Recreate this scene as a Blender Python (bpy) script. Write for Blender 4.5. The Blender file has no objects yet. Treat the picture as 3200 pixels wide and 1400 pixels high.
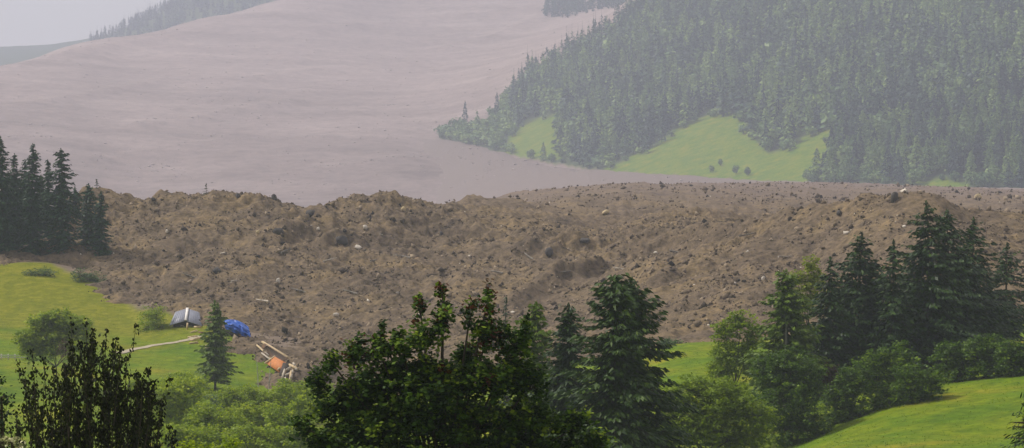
import bpy, math, random
import numpy as np
from mathutils import Vector, Matrix

rng = np.random.default_rng(11)
random.seed(11)
scene = bpy.context.scene
C = scene.collection

# ------------------------------------------------------------------ camera
FPX = 1288.0 / math.tan(math.radians(10.0))      # focal length in picture units (picture is 2576 x 1127 units)
PITCH = math.atan((563.5 - 150.0) / FPX)
cam = bpy.data.cameras.new('camera')
cam.sensor_width = 36.0
cam.lens = 18.0 / math.tan(math.radians(10.0))
cam.clip_start = 0.5
cam.clip_end = 30000.0
cam_o = bpy.data.objects.new('camera', cam)
C.objects.link(cam_o)
cam_o.rotation_euler = (math.pi / 2 - PITCH, 0, 0)
scene.camera = cam_o

# ------------------------------------------------------------------ sky, sun, exposure
SUN_EL, SUN_AZ = math.radians(48), math.radians(-68)      # azimuth from +Y (view direction), negative = left
world = bpy.data.worlds.new('World')
scene.world = world
world.use_nodes = True
wn = world.node_tree
for n in list(wn.nodes):
    wn.nodes.remove(n)
sky = wn.nodes.new('ShaderNodeTexSky')
sky.sky_type = 'NISHITA'
sky.sun_disc = False
sky.sun_elevation = SUN_EL
sky.sun_rotation = SUN_AZ
sky.air_density = 1.0
sky.dust_density = 4.0
sky.altitude = 1500
bg1 = wn.nodes.new('ShaderNodeBackground')
bg1.inputs['Strength'].default_value = 0.07
bg2 = wn.nodes.new('ShaderNodeBackground')               # even cloud cover
bg2.inputs['Color'].default_value = (1.0, 0.935, 0.92, 1)
bg2.inputs['Strength'].default_value = 0.58
wmix = wn.nodes.new('ShaderNodeMixShader')
wmix.inputs[0].default_value = 0.8
wout = wn.nodes.new('ShaderNodeOutputWorld')
wn.links.new(sky.outputs[0], bg1.inputs['Color'])
wn.links.new(bg1.outputs[0], wmix.inputs[1])
wn.links.new(bg2.outputs[0], wmix.inputs[2])
wn.links.new(wmix.outputs[0], wout.inputs['Surface'])

sun = bpy.data.lights.new('sun', 'SUN')
sun.energy = 3.1
sun.angle = math.radians(7)
sun.color = (1.0, 0.95, 0.87)
sun_o = bpy.data.objects.new('sun', sun)
C.objects.link(sun_o)
sd = Vector((math.sin(SUN_AZ) * math.cos(SUN_EL), math.cos(SUN_AZ) * math.cos(SUN_EL), math.sin(SUN_EL)))
sun_o.rotation_euler = sd.to_track_quat('Z', 'Y').to_euler()
sun_o.location = sd * 300

vs = scene.view_settings
vs.view_transform = 'Standard'
vs.look = 'None'
vs.exposure = 0.36
vs.gamma = 1.0
vs.use_curve_mapping = False
scene.cycles.use_denoising = True
scene.cycles.max_bounces = 6
scene.cycles.diffuse_bounces = 3
scene.cycles.transmission_bounces = 3
scene.cycles.volume_bounces = 1
HAZE_DENSITY = 0.000112
HAZE_COLOR = (0.76, 0.815, 1.0, 1)

# ------------------------------------------------------------------ picture unit -> world
cp, sp = math.cos(PITCH), math.sin(PITCH)
def P(px, py, D):
    """point on the ray through picture position (px, py) at forward distance D"""
    u, v = (px - 1288.0) / FPX, (py - 563.5) / FPX
    k = D / (cp - v * sp)
    return Vector((u * k, D, -(sp + v * cp) * k))

# ------------------------------------------------------------------ numpy noise
_perm = rng.permutation(512)
def _hash(ix, iy, seed):
    return _perm[(_perm[(ix + seed * 57) & 511] + iy) & 511]
def perlin(x, y, seed=0):
    x = np.asarray(x, float); y = np.asarray(y, float)
    ix = np.floor(x).astype(int); iy = np.floor(y).astype(int)
    fx, fy = x - ix, y - iy
    ux, uy = fx * fx * fx * (fx * (fx * 6 - 15) + 10), fy * fy * fy * (fy * (fy * 6 - 15) + 10)
    def g(dx, dy):
        h = _hash(ix + dx, iy + dy, seed) * (2 * math.pi / 512)
        return np.cos(h) * (fx - dx) + np.sin(h) * (fy - dy)
    a = g(0, 0) * (1 - ux) + g(1, 0) * ux
    b = g(0, 1) * (1 - ux) + g(1, 1) * ux
    return (a * (1 - uy) + b * uy) * 1.5
def fbm(x, y, octs=4, seed=0, gain=0.5):
    s = 0; a = 1.0; f = 1.0
    for i in range(octs):
        s = s + a * perlin(x * f + 17.3 * i, y * f - 9.1 * i, seed + i)
        a *= gain; f *= 2.03
    return s

# ------------------------------------------------------------------ height fields (thin plate splines through surveyed points)
class Field:
    def __init__(self, pts, smooth=1e-3):
        p = np.array(pts, float)
        th, r = np.arctan2(p[:, 0], p[:, 1]), np.hypot(p[:, 0], p[:, 1])
        self.a, self.b = th * 18.0, 6.0 * np.log(r)
        n = len(p)
        K = self.k(self.a[:, None] - self.a[None], self.b[:, None] - self.b[None]) + smooth * np.eye(n)
        Q = np.stack([np.ones(n), self.a, self.b], 1)
        M = np.zeros((n + 3, n + 3)); M[:n, :n] = K; M[:n, n:] = Q; M[n:, :n] = Q.T
        self.w = np.linalg.solve(M, np.concatenate([p[:, 2], np.zeros(3)]))
    @staticmethod
    def k(da, db):
        d2 = da * da + db * db
        return np.where(d2 > 1e-12, 0.5 * d2 * np.log(np.maximum(d2, 1e-12)), 0.0)
    def __call__(self, x, y):
        x = np.atleast_1d(np.asarray(x, float)); y = np.atleast_1d(np.asarray(y, float))
        shp = x.shape
        x, y = x.ravel(), y.ravel()
        a = np.clip(np.arctan2(x, y) * 18.0, -4.6, 4.6)
        b = 6.0 * np.log(np.maximum(np.hypot(x, y), 1.0))
        out = np.full(x.shape, self.w[-3]) + self.w[-2] * a + self.w[-1] * b
        for i in range(0, len(x), 40000):
            s = slice(i, i + 40000)
            out[s] += self.k(a[s, None] - self.a[None], b[s, None] - self.b[None]) @ self.w[:-3]
        return out.reshape(shp)

def fD(D):
    return np.interp(D, [0, 950, 1400, 6000], [0, 950, 2800, 12000])
def A(*rows):
    return [tuple(P(px, py, float(fD(D)))) for px, py, D in rows]
def Zp(*rows):
    return [((px - 1288.0) / FPX * float(fD(D)), float(fD(D)), z * float(fD(D)) / D) for px, D, z in rows]

EDGE = [(0, 655, 800), (120, 660, 795), (250, 700, 770), (300, 745, 745), (420, 778, 722), (560, 812, 700),
        (640, 855, 678), (720, 915, 648), (760, 955, 628)]
FOOT = [(2700, 480, 1480), (2576, 478, 1500), (2330, 470, 1550), (2100, 460, 1620), (1900, 454, 1720), (1750, 442, 1800), (1500, 425, 1950),
        (1280, 385, 2150), (1110, 348, 2300)]
g_pts = A(*EDGE) + A(*FOOT) + A(
    (-300, 640, 810), (-300, 760, 735), (-300, 900, 640), (-300, 1127, 520),
    (0, 760, 735), (150, 770, 730), (300, 812, 712), (0, 860, 670), (200, 880, 660), (400, 862, 680),
    (0, 940, 615), (300, 950, 620), (550, 960, 625), (650, 960, 630), (0, 1040, 570), (300, 1040, 570), (600, 1040, 580),
    (750, 1030, 590), (0, 1127, 520), (600, 1127, 530), (900, 1100, 540),
    # right terrace
    (2070, 1127, 372), (2300, 1030, 402), (2576, 948, 425), (2576, 1127, 350), (2300, 925, 452), (2576, 850, 500),
    (2100, 1010, 440), (1900, 1010, 450), (1750, 1140, 395), (1950, 1150, 392), (1740, 900, 500), (1700, 975, 460), (1680, 872, 540), (1780, 870, 560),
    (1500, 1010, 480), (1300, 1010, 520), (1500, 1127, 400), (2800, 900, 420), (2576, 800, 545), (2300, 840, 520),
    # far forest slope
    (2700, 300, 1650), (2700, 0, 1980), (2500, 300, 1680), (2500, 150, 1850), (2500, 0, 2020), (2500, -150, 2200),
    (2100, 320, 1800), (2100, 150, 2000), (2100, 0, 2200), (2100, -150, 2400),
    (1750, 350, 1920), (1750, 250, 2080), (1750, 100, 2300), (1750, 0, 2450), (1750, -150, 2700),
    (1500, 300, 2130), (1500, 160, 2400), (1500, 70, 2650), (1300, 260, 2400), (1300, 160, 2680),
    # slide slope and its skyline
    (1400, 100, 2900), (1400, 50, 3200), (1400, 0, 3400), (1400, -100, 3700),
    (1000, 480, 2000), (1000, 400, 2150), (1000, 300, 2420), (1000, 200, 2750), (1000, 100, 3100), (1000, 0, 3450), (1000, -100, 3750),
    (600, 480, 2000), (600, 400, 2150), (600, 300, 2400), (600, 200, 2700), (600, 100, 3050), (595, 30, 3330),
    (300, 460, 2050), (300, 350, 2250), (300, 250, 2500), (300, 150, 2850), (300, 93, 3080), (415, 77, 3150), (490, 50, 3250),
    (0, 400, 2100), (0, 300, 2300), (0, 220, 2550), (0, 167, 2750), (110, 145, 2830), (170, 118, 2920), (230, 102, 3000), (700, 0, 3450),
    (-300, 400, 2100), (-300, 180, 2750), (1700, -60, 2900), (2000, -200, 2900), (2400, -220, 2800)
) + Zp(
    (0, 3100, -30), (200, 3350, -5), (-300, 3100, -30), (400, 3500, 10), (550, 3650, 30), (700, 3800, 60), (1000, 4100, 115), (1400, 4000, 110),
    (0, 4300, -8), (100, 4300, 4), (240, 4300, 24), (320, 4300, 40), (400, 4300, 66), (600, 4300, 115), (900, 4500, 165), (1400, 4500, 160),
    (0, 4900, 14), (200, 4950, 26), (-300, 4900, 22), (600, 4950, 120), (2000, 4500, 190), (2600, 4000, 190),
    (400, 860, -75), (800, 860, -76), (1100, 800, -74), (1100, 1000, -82), (600, 1100, -88), (1600, 900, -74), (2100, 900, -72),
    (2500, 900, -70), (1600, 1300, -88), (2300, 1250, -80), (0, 930, -68), (0, 1150, -84), (1000, 1500, -95), (300, 1600, -95), (1900, 1500, -84),
    (1000, 650, -71), (1300, 640, -68), (1700, 640, -62), (2300, 640, -56), (2700, 640, -52)
) + [((px - 1288) / FPX * D, D, z) for D, z in ((400, -62), (250, -44), (150, -28), (100, -19.5), (60, -12.5), (30, -7), (12, -3.4), (4, -2.1), (1.2, -1.8))
     for px in (-300, 500, 1300)] + \
    [((px - 1288) / FPX * D, D, z) for D, z in ((250, -37), (150, -25), (100, -18), (60, -12), (30, -7), (12, -3.4), (4, -2.1)) for px in (2100, 2800)]
ground_base = Field(g_pts)

d_pts = [(x, y, z + (0.9 if q[0] <= 420 else 0.25)) for q, (x, y, z) in zip(EDGE, A(*EDGE))] + [(x, y, z - 0.3) for x, y, z in A(*FOOT)] + A(
    # crest of the left lobe
    (150, 530, 850), (190, 490, 860), (250, 478, 862), (290, 492, 862), (330, 518, 860), (400, 512, 862), (520, 508, 862), (610, 502, 862),
    (700, 506, 862), (770, 524, 862), (870, 503, 865), (940, 493, 866), (1000, 500, 866), (1065, 524, 866), (1110, 540, 862),
    (250, 620, 810), (400, 600, 808), (600, 600, 806), (800, 600, 806), (950, 590, 812), (320, 680, 775), (600, 700, 748), (800, 700, 748), (950, 700, 748),
    (600, 780, 712), (760, 820, 695), (900, 800, 695), (950, 880, 660),
    (1150, 508, 950), (1280, 492, 1040), (1400, 497, 1010), (1700, 472, 1250), (1900, 468, 1350), (2200, 474, 1330), (2500, 484, 1230), (2650, 484, 1200),
    (1200, 560, 860), (1150, 640, 790), (1350, 600, 820), (1500, 560, 900), (1500, 610, 825), (1650, 560, 880), (1850, 520, 960), (2100, 498, 1020), (2450, 500, 1000), (2576, 500, 1010),
    (1150, 720, 735), (1350, 700, 740), (1500, 700, 728), (1100, 800, 690), (1300, 800, 672), (1500, 800, 650), (1750, 800, 612), (1700, 700, 690),
    (1600, 628, 785), (1750, 605, 770), (1900, 575, 750), (2050, 545, 728), (2250, 514, 706), (2350, 516, 700), (2450, 545, 700), (2600, 570, 700),
    (1900, 700, 665), (2050, 640, 690), (2250, 600, 665), (2450, 650, 640), (2576, 640, 660), (1780, 868, 565), (2100, 830, 568), (2300, 800, 565), (2600, 770, 560),
    (1300, 880, 610), (1500, 880, 600), (1650, 868, 580), (1000, 930, 630), (850, 960, 625), (1150, 930, 605)
) + Zp(
    (600, 960, -62), (600, 1150, -86), (300, 960, -64), (900, 950, -60), (1050, 1000, -62), (100, 900, -62), (0, 850, -61), (0, 1100, -86), (700, 1600, -108), (200, 1600, -108),
    (1000, 2000, -100), (600, 2000, -108), (1300, 1300, -72), (1500, 1500, -73),
    (1950, 800, -50), (2100, 800, -49), (2250, 790, -47), (2400, 790, -47),
    (1110, 2600, -80), (1500, 2300, -95), (1900, 2100, -95), (2300, 1900, -90), (2700, 1800, -90),
    (0, 700, -80), (200, 650, -90), (400, 600, -92), (650, 560, -90), (900, 540, -90), (1200, 530, -88), (1500, 510, -80), (1780, 500, -72), (2100, 500, -66), (2600, 490, -64), (-250, 800, -62), (-250, 900, -66)
)
debris_base = Field(d_pts)

def slideD(py):
    return float(fD(np.interp(py, [-100, 0, 100, 200, 300, 400, 480], [3720, 3450, 3080, 2740, 2420, 2150, 2000])))
BENCH = [([(0, 208), (150, 168), (300, 136), (430, 108)], 9., 34.), ([(330, 335), (520, 300), (720, 262)], 7., 30.), ([(760, 90), (980, 55), (1220, 28)], 9., 40.), ([(1110, 118), (1240, 92), (1350, 48)], 10., 34.),
         ([(240, 402), (500, 366), (820, 350)], 5., 26.), ([(640, 210), (850, 170), (1080, 150)], 7., 32.), ([(60, 300), (240, 262), (420, 215)], 7., 30.), ([(760, 430), (960, 405), (1150, 395)], 4., 24.)]
BEN = []
for pl, h_, w_ in BENCH:
    pp = [np.array(P(a_, b_, slideD(b_)))[:2] for a_, b_ in pl]
    BEN.append((np.concatenate([a_ + (b_ - a_) * np.linspace(0, 1, 14)[:, None] for a_, b_ in zip(pp[:-1], pp[1:])]), h_, w_))
def gz(x, y):
    z = ground_base(x, y)
    x = np.atleast_1d(x); y = np.atleast_1d(y)
    if x.size > 20000 or y.max() > 2600:
        for pp, h_, w_ in BEN:
            m_ = (x > pp[:, 0].min() - 200) & (x < pp[:, 0].max() + 200) & (y > pp[:, 1].min() - 200) & (y < pp[:, 1].max() + 200)
            if m_.any():
                xm, ym = x[m_] + 14 * perlin(x[m_] / 60., y[m_] / 60., 23), y[m_] + 25 * perlin(x[m_] / 90., y[m_] / 90., 29)
                d2 = ((xm[..., None] - pp[:, 0]) ** 2 + (ym[..., None] - pp[:, 1]) ** 2).min(-1)
                z[m_] += h_ * np.exp(-d2 / (w_ * w_)) - .45 * h_ * np.exp(-d2 / (7 * w_ * w_))
    r = np.hypot(x, y)
    z = z + 0.9 * fbm(x / 55.0, y / 55.0, 3, 3) * np.clip(r / 300, 0, 1) + np.clip((r - 1800) / 1500, 0, 1) * (3.0 * fbm(x / 300.0, y / 420.0, 3, 9) + 1.6 * np.clip(perlin((x + .35 * y) / 260.0, (y - .5 * x) / 90.0, 15), -.15, .3) + 0.7 * fbm(x / 40., y / 55., 4, 19))
    w = np.clip((r - 8.) / 14., 0, 1)                 # a small shoulder of hillside under the camera
    z = z * w + (1 - w) * (-1.75 - 0.155 * r)
    return np.clip(z, -270, 460)
RIDGES = [([(1600, 628, 785), (1750, 605, 770), (1900, 575, 750), (2050, 545, 728), (2250, 514, 706), (2350, 516, 700)], 2.6, 7.),
          ([(1310, 745, 715), (1400, 708, 735), (1490, 685, 745)], 2.2, 4.), ([(1655, 705, 688), (1760, 680, 705)], 1.8, 4.), ([(1560, 690, 735), (1640, 690, 720), (1680, 730, 690)], 1.5, 3.5),
          ([(660, 600, 800), (720, 595, 806), (800, 570, 820)], 2.4, 5.), ([(1330, 640, 795), (1400, 640, 790)], 2.5, 4.), ([(1440, 620, 812), (1520, 612, 815)], 2.2, 4.), ([(820, 615, 795), (880, 605, 800)], 2.2, 4.),
          ([(1100, 575, 845), (1200, 585, 835)], 2.2, 5.)]
RID = []
for pl, h_, w_ in RIDGES:
    pp = [np.array(P(*q_))[:2] for q_ in pl]
    RID.append((np.concatenate([a_ + (b_ - a_) * np.linspace(0, 1, 9)[:, None] for a_, b_ in zip(pp[:-1], pp[1:])]), h_, w_))
def dz(x, y):
    z = debris_base(x, y)
    x = np.atleast_1d(x); y = np.atleast_1d(y)
    for pp, h_, w_ in RID:
        m_ = (np.abs(x - pp[:, 0].mean()) < 110) & (y > pp[:, 1].min() - 40) & (y < pp[:, 1].max() + 40)
        if m_.any():
            d2 = ((x[m_][..., None] - pp[:, 0]) ** 2 + (y[m_][..., None] - pp[:, 1]) ** 2).min(-1)
            z[m_] += 1.7 * h_ * np.exp(-d2 / (w_ * w_)) - .5 * h_ * np.exp(-d2 / (6 * w_ * w_))
    wx = x + 5 * perlin(x / 23., y / 23., 31); wy = y + 5 * perlin(x / 23., y / 23., 37)
    r = np.hypot(x, y)
    far = np.clip((r - 880) / 350, 0, 1)
    rough = 0.62 + 0.5 * np.clip(perlin(x / 70., y / 70., 41) + 0.3, 0, 1)
    rough = rough * np.clip((r - 640) / 130, 0.62, 1)
    h = 2.5 * fbm(wx / 38., wy / 38., 3, 5)
    b = (0.45 - np.abs(perlin(wx / 9.5, wy / 9.5, 13))) * 3.7 + (0.4 - np.abs(perlin(wx / 4.3, wy / 4.3, 17))) * 2.0
    f = 0.8 * fbm(wx / 2.1, wy / 2.1, 2, 21)
    wc = np.exp(-((r - 862) / 16.) ** 2) * (x < -20)
    z = z + wc * np.clip(perlin(x / 6.5, y / 6.5, 91), 0, 1) * 1.9
    return z - 0.6 + h * (1 - 0.4 * far) + rough * (b + f) * (1 - 0.72 * far)
def hit(px, py, lo=280., hi=6200., surf='both'):
    """first surface along the ray through a picture position; returns point"""
    D = np.geomspace(lo, hi, 900)
    u, v = (px - 1288.0) / FPX, (py - 563.5) / FPX
    k = D / (cp - v * sp)
    X, Zr = u * k, -(sp + v * cp) * k
    g = gz(X, D)
    if surf == 'both':
        g = np.maximum(g, dz(X, D))
    i = np.argmax(Zr < g)
    return Vector((X[i], D[i], g[i]))
def on_ground(px, D):
    x = (px - 1288.0) / FPX * D
    return Vector((x, D, float(gz(x, D)[0])))

# ------------------------------------------------------------------ mesh helpers
def mesh_np(name, v, quads=None, tris=None, tint=None, mats=(), midx=None, smooth=False):
    me = bpy.data.meshes.new(name)
    v = np.asarray(v, np.float32)
    parts, sizes = [], []
    if quads is not None and len(quads):
        parts.append(np.asarray(quads, np.int32).ravel()); sizes.append(np.full(len(quads), 4, np.int32))
    if tris is not None and len(tris):
        parts.append(np.asarray(tris, np.int32).ravel()); sizes.append(np.full(len(tris), 3, np.int32))
    loops = np.concatenate(parts); size = np.concatenate(sizes)
    me.vertices.add(len(v)); me.vertices.foreach_set('co', v.ravel())
    me.loops.add(len(loops)); me.loops.foreach_set('vertex_index', loops)
    me.polygons.add(len(size))
    start = np.concatenate([[0], np.cumsum(size)[:-1]]).astype(np.int32)
    me.polygons.foreach_set('loop_start', start); me.polygons.foreach_set('loop_total', size)
    if smooth:
        me.polygons.foreach_set('use_smooth', np.ones(len(size), bool))
    for m in mats:
        me.materials.append(m)
    if midx is not None:
        me.polygons.foreach_set('material_index', np.asarray(midx, np.int32))
    if tint is not None:
        at = me.attributes.new('tint', 'FLOAT', 'POINT'); at.data.foreach_set('value', np.asarray(tint, np.float32))
    me.update(calc_edges=True)
    return me
def add_attr(me, name, vals):
    at = me.attributes.new(name, 'FLOAT', 'POINT'); at.data.foreach_set('value', np.asarray(vals, np.float32))
def obj(name, me, parent=None):
    o = bpy.data.objects.new(name, me); C.objects.link(o)
    if parent is not None:
        o.parent = parent
    return o
def tag(o, label, cat, group=None, kind=None):
    o['label'] = label; o['category'] = cat
    if group: o['group'] = group
    if kind: o['kind'] = kind
    return o
def thing(name, label, cat, loc=(0, 0, 0), group=None):
    o = bpy.data.objects.new(name, None); C.objects.link(o); o.location = loc
    o.empty_display_size = 0.2
    return tag(o, label, cat, group)

class MB:
    """collects tubes, boxes and leaf faces with a per-vertex tint"""
    def __init__(s): s.v, s.q, s.t, s.c, s.n = [], [], [], [], 0
    def add(s, v, q=None, t=None, c=0.5):
        v = np.asarray(v, float)
        s.v.append(v)
        if q is not None: s.q.append(np.asarray(q) + s.n)
        if t is not None: s.t.append(np.asarray(t) + s.n)
        s.c.append(np.full(len(v), c) if np.isscalar(c) else np.asarray(c))
        s.n += len(v)
    def tube(s, pts, radii, sides=6, c=0.5, cap=False):
        pts = np.asarray(pts, float); m = len(pts)
        d = np.gradient(pts, axis=0); d /= np.linalg.norm(d, axis=1)[:, None] + 1e-9
        ref = np.where(np.abs(d[:, 2:3]) > 0.9, np.array([[1., 0, 0]]), np.array([[0, 0, 1.]]))
        a = np.cross(d, ref); a /= np.linalg.norm(a, axis=1)[:, None] + 1e-9
        b = np.cross(d, a)
        ang = np.arange(sides) * 2 * math.pi / sides
        r = np.asarray(radii, float)[:, None, None]
        ring = pts[:, None] + r * (np.cos(ang)[None, :, None] * a[:, None] + np.sin(ang)[None, :, None] * b[:, None])
        v = ring.reshape(-1, 3)
        i, j = np.meshgrid(np.arange(m - 1), np.arange(sides), indexing='ij')
        j2 = (j + 1) % sides
        q = np.stack([i * sides + j, i * sides + j2, (i + 1) * sides + j2, (i + 1) * sides + j], -1).reshape(-1, 4)
        s.add(v, q, None, c)
        if cap and sides >= 4:
            for k0 in (0, (m - 1) * sides):
                s.t.append(np.array([[k0, k0 + k, k0 + k + 1] for k in range(1, sides - 1)]) + s.n - len(v))
    def leaves(s, cen, dirv, nrm, L, W, c):
        """cen,dirv,nrm (n,3): quads centred on cen, long axis dirv; slightly folded diamonds"""
        side = np.cross(dirv, nrm); side /= np.linalg.norm(side, axis=1)[:, None] + 1e-9
        L = np.broadcast_to(np.asarray(L, float), (len(cen),))[:, None]; W = np.broadcast_to(np.asarray(W, float), (len(cen),))[:, None]
        p0 = cen - dirv * L * .5; p2 = cen + dirv * L * .5
        p1 = cen + side * W * .5 - dirv * L * .08; p3 = cen - side * W * .5 - dirv * L * .08
        v = np.stack([p0, p1, p2, p3], 1).reshape(-1, 3)
        q = np.arange(len(cen) * 4).reshape(-1, 4)
        s.add(v, q, None, np.repeat(c, 4))
    def box(s, cx, hx, ax=None, c=0.5):
        """box: centre, half sizes, optional 3 axes"""
        cx = np.asarray(cx, float)
        ax = np.eye(3) if ax is None else np.asarray(ax, float)
        sg = np.array([[x, y, z] for z in (-1, 1) for y in (-1, 1) for x in (-1, 1)], float)
        v = cx + (sg * np.asarray(hx, float)) @ ax
        s.add(v, [[0, 2, 3, 1], [4, 5, 7, 6], [0, 1, 5, 4], [2, 6, 7, 3], [0, 4, 6, 2], [1, 3, 7, 5]], None, c)
    def beam(s, p0, p1, w, t, roll=0.0, c=0.5):
        p0, p1 = Vector(p0), Vector(p1)
        d = (p1 - p0); L = d.length; d.normalize()
        up = Vector((0, 0, 1)) if abs(d.z) < .95 else Vector((1, 0, 0))
        a = d.cross(up).normalized(); b = a.cross(d)
        m = Matrix.Rotation(roll, 3, d); a, b = m @ a, m @ b
        s.box((p0 + p1) / 2, (L / 2, w / 2, t / 2), [d, a, b], c)
    def mesh(s, name, mats, smooth=False):
        return mesh_np(name, np.concatenate(s.v), np.concatenate(s.q) if s.q else None, np.concatenate(s.t) if s.t else None,
                       np.concatenate(s.c), mats, None, smooth)

def unit(n, r=rng):
    v = r.normal(size=(n, 3)); return v / np.linalg.norm(v, axis=1)[:, None]
def norm(v): return v / (np.linalg.norm(v, axis=1)[:, None] + 1e-9)

# ------------------------------------------------------------------ materials
def new_mat(name):
    m = bpy.data.materials.new(name); m.use_nodes = True
    nt = m.node_tree
    return m, nt, nt.nodes['Principled BSDF'], nt.nodes['Material Output']
def ramp(nt, stops):
    r = nt.nodes.new('ShaderNodeValToRGB')
    e = r.color_ramp.elements
    while len(e) < len(stops): e.new(0.5)
    for i, (p, c) in enumerate(stops):
        e[i].position = p; e[i].color = (*c, 1)
    return r
def noise_node(nt, scale, detail=4, rough=0.55, vec=None):
    n = nt.nodes.new('ShaderNodeTexNoise'); n.inputs['Scale'].default_value = scale
    n.inputs['Detail'].default_value = detail; n.inputs['Roughness'].default_value = rough
    if vec is not None: nt.links.new(vec, n.inputs['Vector'])
    return n
def leaf_mat(name, stops, trans=0.3, rough=0.55, spec=0.25):
    m, nt, b, out = new_mat(name)
    a = nt.nodes.new('ShaderNodeAttribute'); a.attribute_name = 'tint'
    r = ramp(nt, stops)
    nt.links.new(a.outputs['Fac'], r.inputs[0])
    nt.links.new(r.outputs[0], b.inputs['Base Color'])
    b.inputs['Roughness'].default_value = rough
    b.inputs['Specular IOR Level'].default_value = spec
    t = nt.nodes.new('ShaderNodeBsdfTranslucent'); nt.links.new(r.outputs[0], t.inputs['Color'])
    mx = nt.nodes.new('ShaderNodeMixShader'); mx.inputs[0].default_value = trans
    nt.links.new(b.outputs[0], mx.inputs[1]); nt.links.new(t.outputs[0], mx.inputs[2])
    nt.links.new(mx.outputs[0], out.inputs['Surface'])
    return m
def plain_mat(name, col, rough=0.8, var=0.35, scale=2.0, metal=0.0, spec=0.3):
    m, nt, b, out = new_mat(name)
    tc = nt.nodes.new('ShaderNodeTexCoord')
    n = noise_node(nt, scale, 5, 0.6, tc.outputs['Object'])
    r = ramp(nt, [(0.3, tuple(x * (1 - var) for x in col)), (0.72, tuple(min(1, x * (1 + var)) for x in col))])
    nt.links.new(n.outputs[0], r.inputs[0]); nt.links.new(r.outputs[0], b.inputs['Base Color'])
    b.inputs['Roughness'].default_value = rough; b.inputs['Metallic'].default_value = metal
    b.inputs['Specular IOR Level'].default_value = spec
    return m

M = {}
M['spruce'] = leaf_mat('spruce_needles', [(0, (0.006, 0.020, 0.003)), (0.55, (0.017, 0.046, 0.005)), (1, (0.06, 0.115, 0.010))], 0.12)
M['spruce_blue'] = leaf_mat('bluish_spruce_needles', [(0, (0.005, 0.026, 0.012)), (0.55, (0.014, 0.054, 0.020)), (1, (0.05, 0.12, 0.03))], 0.12)
M['larch'] = leaf_mat('larch_needles', [(0, (0.055, 0.10, 0.005)), (0.6, (0.10, 0.165, 0.009)), (1, (0.19, 0.25, 0.015))], 0.25)
M['conifer_mid'] = leaf_mat('green_conifer_needles', [(0, (0.010, 0.030, 0.003)), (0.55, (0.030, 0.068, 0.006)), (1, (0.10, 0.16, 0.012))], 0.15)
M['far_conifer'] = leaf_mat('far_conifer_needles', [(0, (0.012, 0.036, 0.032)), (0.6, (0.028, 0.066, 0.046)), (1, (0.08, 0.14, 0.06))], 0.12)  # blue of the distant haze mixed into the needle colour
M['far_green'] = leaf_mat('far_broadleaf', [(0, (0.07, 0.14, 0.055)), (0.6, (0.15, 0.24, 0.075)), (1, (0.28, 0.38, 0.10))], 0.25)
M['green'] = leaf_mat('fresh_leaves', [(0, (0.12, 0.19, 0.003)), (0.5, (0.24, 0.335, 0.005)), (1, (0.38, 0.45, 0.010))], 0.45)
M['midgreen'] = leaf_mat('mid_green_leaves', [(0, (0.030, 0.072, 0.003)), (0.5, (0.080, 0.155, 0.005)), (1, (0.20, 0.30, 0.010))], 0.4)
M['yellowgreen'] = leaf_mat('yellow_green_leaves', [(0, (0.14, 0.19, 0.008)), (0.5, (0.22, 0.28, 0.012)), (1, (0.32, 0.36, 0.02))], 0.4)
M['darkgreen'] = leaf_mat('dark_leaves', [(0, (0.010, 0.028, 0.008)), (0.5, (0.022, 0.055, 0.010)), (1, (0.055, 0.11, 0.016))], 0.22)
M['greygreen'] = leaf_mat('grey_green_leaves', [(0, (0.04, 0.08, 0.022)), (0.5, (0.075, 0.135, 0.035)), (1, (0.14, 0.21, 0.05))], 0.25)
M['maple'] = leaf_mat('maple_leaves', [(0, (0.075, 0.022, 0.006)), (0.14, (0.085, 0.03, 0.007)), (0.2, (0.010, 0.028, 0.004)), (0.55, (0.036, 0.080, 0.007)), (0.8, (0.10, 0.17, 0.012)), (1, (0.22, 0.30, 0.02))], 0.3, 0.6, 0.12)
M['budleaf'] = leaf_mat('bud_leaves', [(0, (0.008, 0.010, 0.004)), (0.6, (0.026, 0.036, 0.008)), (1, (0.13, 0.16, 0.03))], 0.25, 0.6, 0.12)
M['creamleaf'] = leaf_mat('cream_leaves', [(0, (0.05, 0.08, 0.02)), (0.5, (0.35, 0.36, 0.16)), (1, (0.65, 0.62, 0.38))], 0.3)
M['redbrown'] = leaf_mat('red_brown_twigs', [(0, (0.05, 0.028, 0.012)), (0.6, (0.10, 0.055, 0.022)), (1, (0.13, 0.09, 0.03))], 0.2)
for k_ in ('far_conifer', 'far_green'):
    nt_m = M[k_].node_tree
    oi = nt_m.nodes.new('ShaderNodeObjectInfo'); ma = nt_m.nodes.new('ShaderNodeMath'); ma.operation = 'MULTIPLY_ADD'
    ma.inputs[1].default_value = 0.6; ma2 = nt_m.nodes.new('ShaderNodeMath'); ma2.operation = 'SUBTRACT'; ma2.inputs[1].default_value = 0.3
    at_ = [n for n in nt_m.nodes if n.type == 'ATTRIBUTE'][0]; rp_ = [n for n in nt_m.nodes if n.type == 'VALTORGB'][0]
    nt_m.links.new(oi.outputs['Random'], ma.inputs[0]); nt_m.links.new(at_.outputs['Fac'], ma.inputs[2])
    nt_m.links.new(ma.outputs[0], ma2.inputs[0]); nt_m.links.new(ma2.outputs[0], rp_.inputs[0])
M['bark'] = plain_mat('bark', (0.055, 0.042, 0.032), 0.9, 0.4, 3)
M['palebark'] = plain_mat('pale_bark', (0.36, 0.35, 0.31), 0.8, 0.45, 2)
M['greybark'] = plain_mat('grey_bark', (0.17, 0.15, 0.125), 0.85, 0.35, 2)
M['roofgrey'] = plain_mat('grey_roof_metal', (0.26, 0.27, 0.33), 0.5, 0.18, 1.2)
M['capwhite'] = plain_mat('pale_cap', (0.72, 0.68, 0.64), 0.6, 0.12, 1)
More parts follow.
